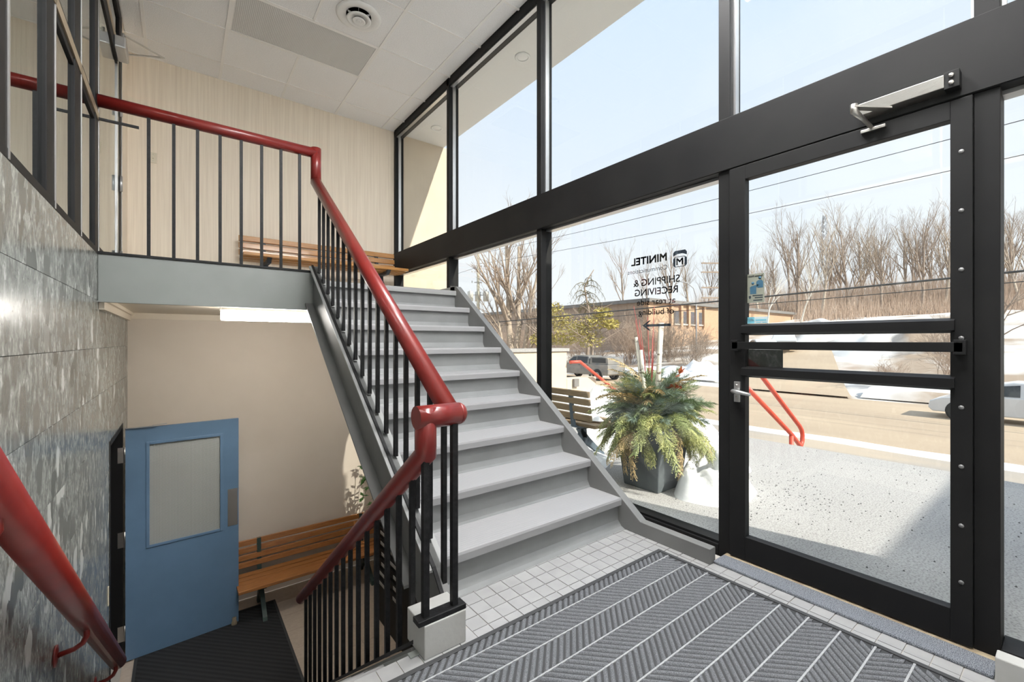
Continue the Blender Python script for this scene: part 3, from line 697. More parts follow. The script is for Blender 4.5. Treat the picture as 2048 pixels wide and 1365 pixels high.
# return piece at the foot, with a rounded free end
pts = [(.755,1.60,.945)]+[(.955+.0,1.60,.945)]
hr = MB().tube([(.742,1.60,.945),(.93,1.60,.945)], .047, 20)
hr.lathe([(.047,.93),(.044,.945),(.036,.957),(.022,.966),(.0,.970)], (0,1.60,.945), 20, 'x')
rel(RL, 'handrail', hr, M['red'])
d0 = Vector((.785,1.60,.80)); d1 = Vector((.785,3.84,-.835))
rel(RL, 'handrail', MB().tube([(.785,1.60,.985),d0,d1], rr, 20), M['red'])
rel(RL, 'handrail_cap', MB().lathe([(rr,0),(rr*.8,.018),(rr*.4,.028),(0,.031)], (0,0,0), 16), M['red'])
cap = RL.children[-1]; cap.matrix_parent_inverse = Matrix(); cap.location = d1-Vector(RL.location); cap.rotation_euler = (d1-d0).to_track_quat('Z','Y').to_euler()
# base bars
rel(RL, 'base_bar', B(XL,.99,4.095,4.145,1.852,1.868), M['iron'])
rel(RL, 'base_bar', MB().prism([(1.66,.085),(1.70,.112),(1.80,.217),(4.10,zt(4.10)+.012),(4.10,zt(4.10)),(1.80,.205),(1.70,.10),(1.66,.075)], 'x', .915, .932), M['iron'])
rel(RL, 'base_bar', B(.735,.95,1.56,1.615,.134,.156), M['iron'], .003)
rel(RL, 'base_bar', MB().prism([(1.66,.028),(4.02,zd(4.02)),(4.02,zd(4.02)-.018),(1.66,.010)], 'x', .755,.815), M['iron'])
bw = .0105
def baluster(x, y, z0, z1, w=bw): rel(RL, 'baluster', B(x-w,x+w,y-w,y+w,z0,z1), M['iron'])
for x in (-.181,-.037,.107,.251,.393,.537,.680,.825): baluster(x, 4.12, 1.866, 2.88)
zr = lambda y: u0.z + (u1.z-u0.z)/(u1.y-u0.y)*(y-u0.y)
for k in range(17):
    y = 4.00 - .1395*k
    if y < 1.76: break
    baluster(.957, y, zt(y)+.006 if y > 1.8 else .2, zr(y)-.035)
baluster(.953, 1.76, .11, .92)
baluster(.775, 1.585, .15, .92, .0125); baluster(.905, 1.585, .15, .92, .0125)
zdr = lambda y: d0.z + (d1.z-d0.z)/(d1.y-d0.y)*(y-d0.y)
for k in range(16):
    y = 1.73 + .1405*k
    if y > 3.82: break
    baluster(.785, y, zd(y)-.005, zdr(y)-.03)
rel(RL, 'bracket', MB().bar((XL,4.12,2.785),(-.235,4.12,2.785),.016,.016), M['iron'])

# wall handrail on the marble
WH = empty('wall_handrail', (XL,3.0,0), label='round red handrail on brackets against the marble wall', cat='handrail')
w0 = Vector((-.345,1.10,1.22)); w1 = Vector((-.345,4.10,-1.00))
rel(WH, 'rail', MB().tube([w0,w1], .046, 20), M['red'])
zw = lambda y: w0.z + (w1.z-w0.z)/(w1.y-w0.y)*(y-w0.y)
rel(WH, 'rail_cap', MB().lathe([(.046,0),(.038,.012),(.0,.02)], (0,0,0), 18), M['red'])
cp = WH.children[-1]; cp.matrix_parent_inverse = Matrix(); cp.location = w1-Vector(WH.location); cp.rotation_euler = (w1-w0).to_track_quat('Z','Y').to_euler()
def bracket(y):
    z = zw(y)
    b = rel(WH, 'bracket', MB().tube([(-.345,y,z-.03),(-.345,y+.01,z-.085),(-.358,y+.01,z-.112),(-.385,y+.01,z-.128),(XL+.006,y+.01,z-.135)], .0115, 12), M['red'])
    rel(WH, 'flange', MB().lathe([(.046,XL+.001),(.046,XL+.008),(.02,XL+.012)], (0,y+.01,z-.135), 24, 'x'), M['red'], parent=b)
for y in (1.55, 2.80, 3.95): bracket(y)
tag(obj('strike_plate', B(XL+.0,XL+.006,4.63,4.655,-.83,-.68), M['ivory'], bevel=.002), 'small ivory plate on the marble beside the black door frame', 'plate')
sw = empty('light_switch', (-.237,YB,3.23), label='ivory light switch on the upper beige wall', cat='switch')
rel(sw, 'plate', B(-.270,-.204,YB-.007,YB,3.222,3.337), M['ivory'], .002)
rel(sw, 'toggle', B(-.243,-.231,YB-.018,YB-.006,3.268,3.292), M['ivory'], .001)
for z in (3.243,3.316): rel(sw, 'screw', MB().lathe([(.004,YB-.009),(.004,YB-.006)], (-.237,0,z), 8, 'y'), M['steel'])

# ------------------------------------------------------------------ blue door
BD = empty('door_3', (XL+.01,5.725,ZF), rotz=math.atan2(.06,.967), label='open blue door with wired glass window at the lower level', cat='door', kind='structure')
W_ = .965; H_ = 2.30
bd = lambda name, mb, m, bevel=0, parent=None: obj(name, mb, m, parent or BD, bevel)
gx0, gx1, gz0, gz1 = .185, .80, 1.10, 2.135
leaf = MB().box(.012,gx0,-.022,.022,.015,H_).box(gx1,W_,-.022,.022,.015,H_).box(gx0,gx1,-.022,.022,.015,gz0).box(gx0,gx1,-.022,.022,gz1,H_)
bd('leaf', leaf, M['bluedoor'])
bd('glazing_trim', MB().box(gx0-.018,gx0+.010,-.030,-.022,gz0-.018,gz1+.018).box(gx1-.010,gx1+.018,-.030,-.022,gz0-.018,gz1+.018).box(gx0+.01,gx1-.01,-.030,-.022,gz0-.018,gz0+.010).box(gx0+.01,gx1-.01,-.030,-.022,gz1-.010,gz1+.018), M['bluedoor'], .003)
bd('wired_pane', B(gx0,gx1,-.006,.004,gz0,gz1), M['wired'])
bd('push_plate', B(.862,.955,-.0245,-.022,1.11,1.52), M['steel'])
for z in (.30, 1.22, 2.05): bd('hinge', MB().box(-.045,.012,-.026,-.020,z-.075,z+.075).tube([(.006,-.026,z-.075),(.006,-.026,z+.075)], .008, 8), M['steel'])
bd('closer_arm', MB().bar((.0,-.03,H_+.01),(.22,-.05,H_+.012),.016,.006).bar((.22,-.05,H_+.018),(.33,-.02,H_+.02),.02,.008), M['alu'])
bd('door_stop', MB().lathe([(.028,.0),(.028,.035),(.02,.05),(.02,.085)], (.92,-.045,0), 14), M['thresh'])

# ------------------------------------------------------------------ mats
MT = empty('floor_mat', (1.3,.6,0), label='dark grey chevron ribbed entrance mat on the tiled entry', cat='mat')
mx0, mx1, my0, my1 = .30, 2.27, -.36, 1.535
rel(MT, 'backing', B(mx0,mx1,my0,my1,.001,.006), M['matbase'], .002)
rel(MT, 'border', MB().box(mx0,mx1,my1-.022,my1,.006,.011).box(mx0,mx1,my0,my0+.022,.006,.011).box(mx1-.022,mx1,my0+.022,my1-.022,.006,.011).box(mx0,mx0+.022,my0+.022,my1-.022,.006,.011), M['matbase'], .002)
ribs = MB(); seams = MB(); y = 1.454+.118; k = 0
bx0, bx1, by0, by1 = mx0+.026, mx1-.026, my0+.026, my1-.026
def clipx(x): return min(max(x, bx0), bx1)
while y > by0:
    ya = min(y-.004, by1); yb = max(y-.118+.004, by0)
    if ya-yb > .02:
        sgn = -1 if k % 2 == 0 else 1
        x = bx0-.16
        while x < bx1+.16:
            sh = .118*sgn
            fa = (ya-(y-.118))/.118; fb = (yb-(y-.118))/.118
            xa = x - sh*fa; xb = x - sh*fb; h = .0075
            q = []
            # clip slanted ribs at the mat's sides
            ta, tb = 0.0, 1.0; W = .0245
            if abs(xb-xa) > 1e-6:
                for lim, up_ in ((bx0, False), (bx1-W, True)):
                    f_ = (lim-xa)/(xb-xa)
                    ina, inb = (xa <= lim, xb <= lim) if up_ else (xa >= lim, xb >= lim)
                    if not ina and not inb: ta, tb = 1, 0
                    elif not ina: ta = max(ta, f_)
                    elif not inb: tb = min(tb, f_)
            if tb-ta > .05:
                pa = (xa+(xb-xa)*ta, ya+(yb-ya)*ta); pb_ = (xa+(xb-xa)*tb, ya+(yb-ya)*tb)
                rows = []
                for (qx, qy) in (pa, pb_):
                    rows.append([(qx+dx, qy, .006+dz) for dx, dz in ((0,0),(.003,h*.75),(.01225,h),(.0215,h*.75),(W,0))])
                ribs.add(rows[0]+rows[1], [(i+5,i+6,i+1,i) for i in range(4)], True)
                ribs.add(rows[0], [(0,1,2,3,4)]); ribs.add(rows[1], [(4,3,2,1,0)])
            x += .0365
    if y < by1: seams.box(bx0,bx1,y-.0035,y+.0035,.006,.0110)
    y -= .118; k += 1
tag(rel(MT, 'ribs', ribs, M['matrib']), kind='stuff')
rel(MT, 'seams', seams, M['matseam'])
M2 = empty('lower_mat', (.28,5.1,ZF), label='black herringbone mat at the foot of the lower stairs', cat='mat')
rel(M2, 'pile', B(-.335,.90,4.1,5.97,ZF+.002,ZF+.012), M['mat2'])
rel(M2, 'edging', MB().box(-.36,-.335,4.08,5.995,ZF+.001,ZF+.009).box(.90,.925,4.08,5.995,ZF+.001,ZF+.009).box(-.335,.90,5.97,5.995,ZF+.001,ZF+.009).box(-.335,.90,4.08,4.10,ZF+.001,ZF+.009), M['matbase'])

# ------------------------------------------------------------------ benches (local: x along, -y is the front)
def bench(name, L, wood, iron, label, nback=3, slat_h=.066):
    b = empty(name, label=label, cat='bench')
    bys = [(.49+.086*i) for i in range(nback)]
    for i, z in enumerate(bys):
        t = .030; yy = .02 + .13*(z-.45)
        obj('back_slat', MB().bar((-L/2,yy,z+slat_h/2),(L/2,yy,z+slat_h/2), t, slat_h, up=(0,.13,1)), wood, b, .005)
    for i in range(5):
        y0 = -.47 + .092*i; z = .415 - .018*math.sin(math.pi*i/4.6)
        obj('seat_slat', B(-L/2,L/2,y0,y0+.078,z,z+.036), wood, b, .005)
    for sx in (-L/2+.26, L/2-.26):
        lg = MB()
        def plate(poly): lg.prism(poly, 'x', sx-.022, sx+.022)
        top = bys[-1]+slat_h
        plate([(-.45,.415),(.0,.415),(.045,top-.45+.45),(.075,top),(.03,.40),(-.10,.36),(-.38,.36)])   # seat arm and back post
        plate([(-.10,.37),(-.04,.37),(-.17,.18),(-.30,.09),(-.40,0),(-.46,0),(-.44,.05),(-.33,.14),(-.22,.24)])  # front leg
        plate([(-.16,.37),(-.08,.37),(-.06,.24),(.02,.13),(.08,0),(.015,0),(-.03,.07),(-.12,.17),(-.17,.25)])   # rear leg
        lg.lathe([(.045,sx-.026),(.045,sx+.026)], (0,-.13,.22), 16, 'x')
        obj('cast_leg', lg, iron, b)
    return b
b1 = bench('park_bench', 1.93, M['wood'], M['castiron'], 'varnished wooden slat bench with navy legs on the upper landing')
b1.location = (1.52, 6.06, ZL)
b2 = bench('park_bench', 1.75, M['woodlow'], M['castgreen'], 'brown wooden slat bench with green legs beside the blue door', nback=4)
b2.location = (1.38, 6.04, ZF); b2.scale = (1,1,.95)
b3 = bench('park_bench', 1.75, M['woodout'], M['castblue'], 'weathered slat bench with snow on its seat outside the glass', nback=4)
b3.location = (3.30, 3.86, -.03); b3.rotation_euler = (0,0,R(90)); b3.scale = (1,1,.95)

# ------------------------------------------------------------------ under the stairs
RK = empty('display_rack', (2.0,4.4,ZF), label='black display cabinet with label cards under the staircase', cat='cabinet')
rel(RK, 'body', B(1.80,2.25,3.25,4.94,ZF,-.80), M['blackcab'], .004)
rr2 = random.Random(8)
for j in range(6):
    for i in range(2):
        y0 = 4.28+.32*i; z0 = ZF+.42+.115*j
        if z0 > -.9: continue
        sh = rel(RK, 'slot', B(1.786,1.80,y0,y0+.28,z0,z0+.085), M['blackcab'], .003)
        rel(RK, 'label_card', B(1.783,1.787,y0+.03,y0+.03+rr2.uniform(.08,.2),z0+.02,z0+.055), M['card'], parent=sh)
PL = empty('potted_plant', (2.15,5.46,ZF), label='leafy green house plant at the end of the lower bench', cat='plant')
obj('pot', MB().lathe([(.0,.0),(.11,0),(.145,.26),(.155,.26),(.155,.29),(.135,.29),(.125,.25),(0,.25)], n=24), M['terra'], PL)
rp = random.Random(3)
for k in range(17):
    a = rp.uniform(0, 6.28); h = rp.uniform(1.0,2.0); r = rp.uniform(.10,.26)
    if k < 5: a = rp.uniform(2.0,3.6); r = rp.uniform(.16,.30); h = rp.uniform(1.3,1.7)
    p0 = Vector((0,0,.25)); p1 = Vector((math.cos(a)*r*.4, math.sin(a)*r*.4, h*.7)); p2 = Vector((math.cos(a)*r, math.sin(a)*r, h)); p3 = p2+Vector((math.cos(a)*.1,math.sin(a)*.1,-.18))
    st = obj('stem', MB().tube([p0,p1,p2,p3], [.007,.006,.004,.002], 6), M['houseplant'], PL)
    lm = MB()
    for q in range(17):
        t = rp.uniform(.35,1); base = (p1.lerp(p2, (t-.35)/.4) if t < .75 else p2.lerp(p3, (t-.75)/.25))
        d = Vector((rp.uniform(-1,1), rp.uniform(-1,1), rp.uniform(-.8,.3))).normalized(); sd = d.cross(Vector((0,0,1))).normalized()
        L = rp.uniform(.06,.10)
        lm.add([base, base+d*L*.45+sd*L*.28, base+d*L, base+d*L*.45-sd*L*.28, base+d*L*.45+Vector((0,0,-.008))], [(0,1,4),(1,2,4),(2,3,4),(3,0,4)])
    obj('leaves', lm, M['houseplant'], st)

# ================================================================== OUTSIDE
def smooth(a, b, x):
    t = min(1, max(0, (x-a)/(b-a))); return t*t*(3-2*t)
def tz(x, y):
    z = -.35 - 1.55*smooth(6, 10, x)
    z += 2.2*smooth(29, 46, x) + 4.8*smooth(44, 88, x) + 4*smooth(88, 140, x)
    return z
ZS = -1.9
tag(obj('ground_platform', B(2.68,6.0,-5.5,5.6,-2.2,-.03), M['concrete']), 'speckled concrete pavement outside the entrance door', 'pavement', kind='structure')
tag(obj('trim_3', B(2.68,2.82,-.25,YB,-.03,.012), M['concrete']), 'concrete sill ledge along the foot of the glass front', 'ledge', kind='structure')
tag(obj('ground_bank', MB().grid(14, 40, lambda u, v: (6+11.2*u, -25+145*v, tz(6+11.2*u, 0)-.02)), M['wet']), 'wet sloping verge between the pavement and the street', 'ground', kind='structure')
tag(obj('ground_street', MB().grid(6, 30, lambda u, v: (16.6+12.8*u, -25+145*v, ZS-.01+.05*math.sin(math.pi*u))), M['asphalt']), 'pale sunlit street running past the building', 'road', kind='structure')
tag(obj('ground_hill', MB().grid(90, 60, lambda u, v: (29+190*u, -60+200*v, tz(29+190*u,0)-.02+.5*mnoise.noise(Vector((u*20,v*18,0)))*smooth(33,60,29+190*u))), M['dirtysnow']), 'snow-covered rising ground across the street', 'ground', kind='structure')
def drive(u, v):
    x = 29+19*u; y = (7.6+6.8*u)*(1-v) + (14.8+7.5*u)*v
    return (x, y, tz(x, 0)+.10+.25*smooth(.5,1,u))
tag(obj('ground_driveway', MB().grid(16, 8, drive), M['asphalt']), 'pale driveway climbing from the street to parked cars', 'driveway', kind='structure')

def mound(name, cx, cy, cz, rx, ry, h, seed, label, m='snow', n=26, rough=.9):
    mb = MB(); off = Vector((seed*7.3, seed*3.1, 0))
    def f(u, v):
        a = 2*math.pi*u; r = v
        px, py = cx+rx*r*math.cos(a), cy+ry*r*math.sin(a)
        fq = 1.5/max(rx,ry); k = 1+rough*(mnoise.noise(Vector((px*fq,py*fq,0))+off)+.6*mnoise.noise(Vector((px*fq*2.3,py*fq*2.3,5))+off))
        edge = (1-r*r)**1.25*(1 if r < 1 else 0)
        return (cx+rx*r*math.cos(a)*(1+.18*mnoise.noise(Vector((math.cos(a)*1.5,math.sin(a)*1.5,0))+off)), cy+ry*r*math.sin(a)*(1+.18*mnoise.noise(Vector((math.cos(a)*1.5,math.sin(a)*1.5,3))+off)),
                cz + h*edge*k + .10*min(1,h)*edge*mnoise.noise(Vector((px*fq*6,py*fq*6,1))+off) - .02*(r > .99))
    mb.grid(n*2, n, f)
    return tag(obj(name, mb, M[m]), label, 'snow')
mound('snow_bank', 3.62,1.90,-.035,.44,.30,.42,1,'lumpy snow heap beside the grey planter')
mound('snow_bank', 4.25,2.36,-.035,.60,.42,.36,11,'larger snow heap behind the grey planter')
mound('snow_bank', 4.55,3.75,-.035,.80,1.30,.62,2,'snow bank between the outdoor bench and the street rail')
mound('snow_patch', 3.55,3.86,.425,.20,.80,.15,3,'snow lying on the seat of the outdoor bench', n=14)
mound('snow_patch', 3.45,3.6,-.035,.35,.75,.12,4,'thin snow on the ground under the outdoor bench', n=14)
mound('snow_bank', 5.45,3.1,-.035,.35,.5,.18,5,'low snow heap at the foot of the street rail')
def ridge(name, x, w, y0, y1, h, seed, label, m='snow'):
    mb = MB(); off = Vector((seed*5.1,0,0))
    def f(u, v):
        y = y0+(y1-y0)*v; s = math.sin(math.pi*u)
        hh = h*(.35+.9*abs(mnoise.noise(Vector((y*.35,u*2,seed))+off)))
        xx = x+w*(u-.5)+.5*mnoise.noise(Vector((y*.2,0,seed)))
        return (xx, y, tz(max(6,x),0)+hh*s-.03)
    mb.grid(8, 120, f)
    return tag(obj(name, mb, M[m]), label, 'snow')
ridge('snow_ridge', 16.6,.9,-5,60,.16,1,'thin snow ridge along the near edge of the street')
ridge('snow_ridge', 31.2,3.2,-20,7.4,.75,2,'dirty snow ridge on the far street edge before the hill', 'dirtysnow')
ridge('snow_ridge', 32.5,3.0,15.5,60,1.15,3,'ploughed snow ridge across the street behind the pickup truck')
mound('snow_bank', 35.0,19.6,tz(35,0)-.1,2.2,2.6,.85,6,'big ploughed snow heap at the driveway corner', n=20)
mound('snow_bank', 47,9.5,tz(47,0)-.4,5.0,6.5,2.3,7,'long snow heap beside the driveway below the hill', m='dirtysnow', n=24)
mound('snow_bank', 55,17,tz(55,0)-.5,6,6,2.2,8,'snow heap behind the parked cars', m='dirtysnow', n=20)

# parapet and stair rails outside
PW = tag(obj('parapet_wall', MB().box(2.72,5.13,5.22,5.45,-.1,1.08).box(5.13,5.85,5.22,5.45,-.1,.62), M['beigeout'], bevel=.01), 'cream concrete parapet wall outside with a lower step', 'wall', kind='structure')
obj('cap_stone', B(2.72,5.16,5.19,5.48,1.08,1.13), M['concrete'], PW); obj('vent_block', B(5.26,5.37,5.17,5.22,.48,.61), M['roofband'], PW)
sn = empty('outdoor_steps', (6.0,3.9,-.03), label='concrete steps from the pavement down to the street', cat='stairs')
for i in range(9): rel(sn, 'step', B(6.0+.31*i,6.31+.31*i,2.45,5.3,-2.2,-.03-.19*(i+1)), M['concrete'])
R1 = empty('street_rail', (5.2,5.14,-.03), label='red-orange handrail starting at the cream parapet wall', cat='handrail')
rel(R1, 'rail', MB().tube([(5.13,5.14,.90),(5.36,5.14,.90),(8.2,5.14,-.80)], .027, 14), M['redout'])
for x in (6.4, 7.9): rel(R1, 'post', MB().tube([(x,5.14,.90-.6*(x-5.36)),(x,5.14,-1.8 if x > 7 else -.8)], .028, 12), M['redout'])
R2 = empty('street_rail', (5.45,2.57,-.03), label='red-orange double handrail with a rounded lower end outside the door', cat='handrail')
up = [(5.45,2.57,-.05),(5.45,2.57,1.0),(5.52,2.57,1.10),(5.60,2.57,1.105),(7.36,2.57,-.02),(7.44,2.57,-.09),(7.475,2.57,-.17),(7.465,2.57,-.26),(7.42,2.57,-.315),(7.36,2.57,-.305),(7.08,2.57,-.115),(5.45,2.57,.80)]
rel(R2, 'rail', MB().tube(up, .030, 14), M['redout'])
rel(R2, 'post', MB().tube([(7.06,2.57,-.12),(7.06,2.57,-1.0)], .030, 12), M['redout'])

gt = MB(); rgt = random.Random(77)
for i in range(420):
    if i < 230: x = rgt.gauss(4.0,.35); y = rgt.gauss(1.55,.28)
    else: x = rgt.uniform(3.0,5.9); y = rgt.uniform(.2,2.0)
    if not (2.9 < x < 5.95): continue
    q = rgt.uniform(.003,.009); z = -.03
    gt.add([(x-q,y,z),(x,y-q*.8,z),(x+q,y,z),(x,y+q*.8,z),(x+q*.2,y,z+q*.9)], [(0,1,4),(1,2,4),(2,3,4),(3,0,4)])
tag(obj('gravel', gt, M['wire']), 'dark grit scattered on the pavement outside the door', 'gravel', kind='stuff')
# ------------------------------------------------------------------ planter
PT = empty('planter', (3.35,2.33,-.03), label='grey tapered planter with evergreen boughs and birch logs outside the glass', cat='planter')
def frustum(w0, w1, h): return MB().add([(-w0,-w0,0),(w0,-w0,0),(w0,w0,0),(-w0,w0,0),(-w1,-w1,h),(w1,-w1,h),(w1,w1,h),(-w1,w1,h)], [(0,3,2,1),(4,5,6,7),(0,1,5,4),(1,2,6,5),(2,3,7,6),(3,0,4,7)])
obj('pot', frustum(.175,.225,.50), M['planter'], PT, .008)
obj('rim', MB().box(-.24,.24,-.24,.24,.47,.53), M['planter'], PT, .008)
rg = random.Random(11)
for (x, y, zt_, r) in [(.03,-.05,1.44,.022),(-.06,.05,1.20,.016),(-.02,.12,1.32,.015)]:
    obj('birch_log', MB().tube([(x*.4,y*.4,.45),(x*1.3,y*1.3,zt_)], r, 12), M['birch'], PT)
for k in range(9):
    a = rg.uniform(0,6.28); r = rg.uniform(.06,.2); h = rg.uniform(1.25,1.62)
    obj('red_twig', MB().tube([(.02*math.cos(a),.02*math.sin(a)+.03,.5),(r*.5*math.cos(a),r*.5*math.sin(a)+.04,h*.75),(r*math.cos(a),r*math.sin(a)+.06,h)], [.005,.004,.002], 5), M['redtwig'], PT)
def frond_mesh(seed, L, droop, n, w, nw=.0022, flat=False):
    r = random.Random(seed); mb = MB(); pts = []
    for i in range(9):
        t = i/8; pts.append(Vector((L*t, .03*math.sin(t*3+seed), .14*L*math.sin(t*2.4)-droop*t*t)))
    mb.tube(pts, [.0035*(1-.8*i/8) for i in range(9)], 4)
    for i in range(n):
        t = .10+.90*i/n; k = min(7, int(t*8)); p = pts[k].lerp(pts[k+1], t*8-k); d = (pts[k+1]-pts[k]).normalized()
        for s in (-1, 1):
            for q in range(3):
                sd = Vector((0,s,0)); dr = (d*r.uniform(.6,1.1)+sd*r.uniform(.15,.8)+Vector((0,0,r.uniform(-.7,.3 if flat else .6)))).normalized()
                ln = w*r.uniform(.5,1.15)*(1.08-.5*t); nn = dr.cross(Vector((r.uniform(-.4,.4),r.uniform(-.4,.4),1))).normalized()*nw*r.uniform(.7,1.6)
                tip = p+dr*ln+Vector((0,0,-.9*ln*ln)); mid = p+dr*ln*.5
                mb.add([p-nn*.5, mid-nn, tip, mid+nn, p+nn*.5], [(0,1,3,4),(1,2,3)])
    return mb
def cedar_mesh(seed, L, droop, n, nw):
    r = random.Random(seed); mb = MB(); pts = []
    for i in range(9):
        t = i/8; pts.append(Vector((L*t, .03*math.sin(t*3+seed), .12*L*math.sin(t*2.4)-droop*t*t)))
    mb.tube(pts, [.003*(1-.8*i/8) for i in range(9)], 4)
    for i in range(n):
        t = .08+.92*i/n; k = min(7, int(t*8)); p = pts[k].lerp(pts[k+1], t*8-k); d = (pts[k+1]-pts[k]).normalized()
        for s in (-1, 1):
            tl = L*.34*(1.1-.75*t)*r.uniform(.7,1.15)
            td = (d*.8+Vector((0,s*r.uniform(.4,.8),r.uniform(-.5,.15)))).normalized()
            for q in range(7):
                u = (q+.6)/7; b0 = p+td*tl*u+Vector((0,0,-.5*tl*u*u))
                for s2 in (-1, 1):
                    dr = (td+td.cross(Vector((0,0,1))).normalized()*s2*r.uniform(.4,.9)+Vector((0,0,r.uniform(-.6,.2)))).normalized()
                    ln = tl*.34*(1.15-.7*u); nn = dr.cross(Vector((r.uniform(-.5,.5),r.uniform(-.5,.5),1))).normalized()*nw
                    mb.add([b0-nn*.4, b0+dr*ln*.5-nn, b0+dr*ln, b0+dr*ln*.5+nn], [(0,1,2,3)])
    return mb
FM = []
for i, (L, dr, n, w, mt, nw) in enumerate([(.33,.05,46,.10,'leafA',.0016),(.36,.24,44,.07,'leafB',.0034),(.36,.30,42,.06,'leafC',.0034),(.30,.03,46,.11,'leafD',.0016),(.30,.14,42,.07,'leafB',.0032),(.34,.12,44,.09,'leafA',.0018)]):
    me = (cedar_mesh(i+1, L*1.08, dr, 20, .0042) if mt in ('leafB','leafC') else frond_mesh(i+1, L, dr, n, w, nw)).mesh('frond'); me.materials.append(M[mt]); FM.append(me)
for k in range(270):
    ring = k % 4
    a = rg.uniform(0, 2*math.pi); rad = rg.uniform(.04,.2)
    if ring == 0: i = rg.choice([1,1,2,2,4]); el = rg.uniform(-.75,.0); sc = rg.uniform(.7,1.05); z = .52; rad = rg.uniform(.12,.22)
    elif ring == 1: i = rg.choice([0,3,1,5,4]); el = rg.uniform(-.1,.5); sc = rg.uniform(.75,1.1); z = .56
    elif ring == 2: i = rg.choice([0,3,5,3,4,0]); el = rg.uniform(.3,1.0); sc = rg.uniform(.75,1.1); z = .60
    else: i = rg.choice([3,0,4,3,2]); el = rg.uniform(.8,1.45); sc = rg.uniform(.8,1.25); z = .64; rad = rg.uniform(.0,.16)
    o = obj('frond', FM[i], None, PT, loc=(rad*math.cos(a),rad*math.sin(a),z+rg.uniform(-.03,.08)))
    o.rotation_euler = (rg.uniform(-.6,.6), -el, a+rg.uniform(-.4,.4)); o.scale = (sc,sc,sc)
for k in range(7):
    a = rg.uniform(-1.9,-.4); 
    lf = MB(); q = Vector((.22*math.cos(a)+rg.uniform(-.03,.03), .22*math.sin(a), .78+rg.uniform(-.05,.22)))
    for s in range(5):
        d = Vector((rg.uniform(-1,1),rg.uniform(-1,1),rg.uniform(-.3,1))).normalized(); sd = d.cross(Vector((.3,.2,1))).normalized()
        lf.add([q, q+d*.035+sd*.022, q+d*.08, q+d*.035-sd*.022], [(0,1,2,3)])
    obj('rust_leaf', lf, M['rust'], PT)

# ------------------------------------------------------------------ trees
def grow(store, p, d, L, r, lev, rng, maxlev, up=.15, kids=(7,6,4), spread=.9, wob=.12):
    n = 5 if lev == 0 else 4 if lev == 1 else 3
    pts = [p.copy()]; dd = d.copy()
    for i in range(n):
        dd = (dd + Vector((rng.gauss(0,wob), rng.gauss(0,wob), rng.gauss(0,wob*.6)+up*.25))).normalized()
        pts.append(pts[-1]+dd*(L/n))
    rs = [max(.006, r*(1-.72*i/n)) for i in range(n+1)]
    store[min(lev,1)].tube(pts, rs, 6 if lev == 0 else 4 if lev == 1 else 3, caps=False)
    if lev >= maxlev: return
    for c in range(kids[lev]):
        t = rng.uniform(.30 if lev == 0 else .2, .98); k = min(n-1, int(t*n)); q = pts[k].lerp(pts[k+1], t*n-k)
        ax = (pts[k+1]-pts[k]).normalized(); side = ax.cross(Vector((rng.gauss(0,1),rng.gauss(0,1),rng.gauss(0,1)))).normalized()
        ang = rng.uniform(.45,1)*spread
        nd = (ax*math.cos(ang)+side*math.sin(ang)).normalized()
        grow(store, q, nd, L*(.62 if lev == 0 else .55)*rng.uniform(.65,1.1)*(1.15-.5*t), r*(1-.72*t)*.62, lev+1, rng, maxlev, up, kids, spread, wob)
def tree_meshes(h, r, seed, maxlev=3, **k):
    rng = random.Random(seed); st = [MB(), MB()]
    grow(st, Vector((0,0,-.3)), Vector((rng.uniform(-.06,.06),rng.uniform(-.06,.06),1)).normalized(), h*.92, r, 0, rng, maxlev, **k)
    return st[0].mesh('trunk'), st[1].mesh('branches')
def tree(name, meshes, loc, rz, s, m, label, cat='tree', group=None):
    t = empty(name, loc, rz, label=label, cat=cat, group=group)
    for nm, me in zip(('trunk','branches'), meshes): obj(nm, me, m, t)
    t.scale = (s,s,s); return t
# big forked tree across the street
bt = empty('bare_tree', (25.6,33.6,ZS), label='tall forked bare tree beside the utility pole', cat='tree')
rngb = random.Random(21); st = [MB(), MB()]
for (dx, dy, hh, rr_) in [(-.02,.0,13.2,.42),(.10,-.03,13.0,.40),(.24,-.12,12.0,.28),(-.20,.08,8.5,.24),(.35,-.2,8.0,.2)]:
    grow(st, Vector((dx*2,dy*2,-.3)), Vector((dx,dy,1)).normalized(), hh, rr_, 0, rngb, 3, up=.25, kids=(8,5,4), spread=.75, wob=.07)
obj('trunk', st[0], M['palebark'], bt); obj('branches', st[1], M['bark'], bt)
# hill trees
TM = [tree_meshes(12, .19, 31+i, 3, kids=(11,6,4), spread=.62, up=.4, wob=.08) for i in range(6)]
rh = random.Random(5)
kk = .50; idx = 0
while kk < 1.21:
    t = rh.uniform(72, 106); x, y = (.606+.795*kk)*t, (.795-.606*kk)*t
    sc_ = rh.uniform(.9,1.55); pale = idx % 4 == 0
    where = ['hidden behind the door lock stile','above the alarm sticker','just past the tan sticker','near the lattice tower','right of the lattice tower','over the middle of the push bar','past the middle of the push bar','above the driveway snow heap','beside the door hinge stile','behind the door hinge stile','in the sidelight view','at the far side of the sidelight'][min(11, int((kk-.50)/.0595))].replace('right of', 'just beyond')
    lab = ('tall ' if sc_ > 1.33 else 'short ' if sc_ < 1.1 else 'medium ') + ('pale ' if pale else 'brown ') + 'leafless hill tree ' + where
    tree('bare_tree', TM[idx % 6], (x, y, tz(x,y)-.3), rh.uniform(0,6.28), sc_, M['palebark'] if pale else M['bark'], lab, group='bare trees on the hill')
    kk += rh.uniform(.010,.022); idx += 1
kk = .26; nb = 0
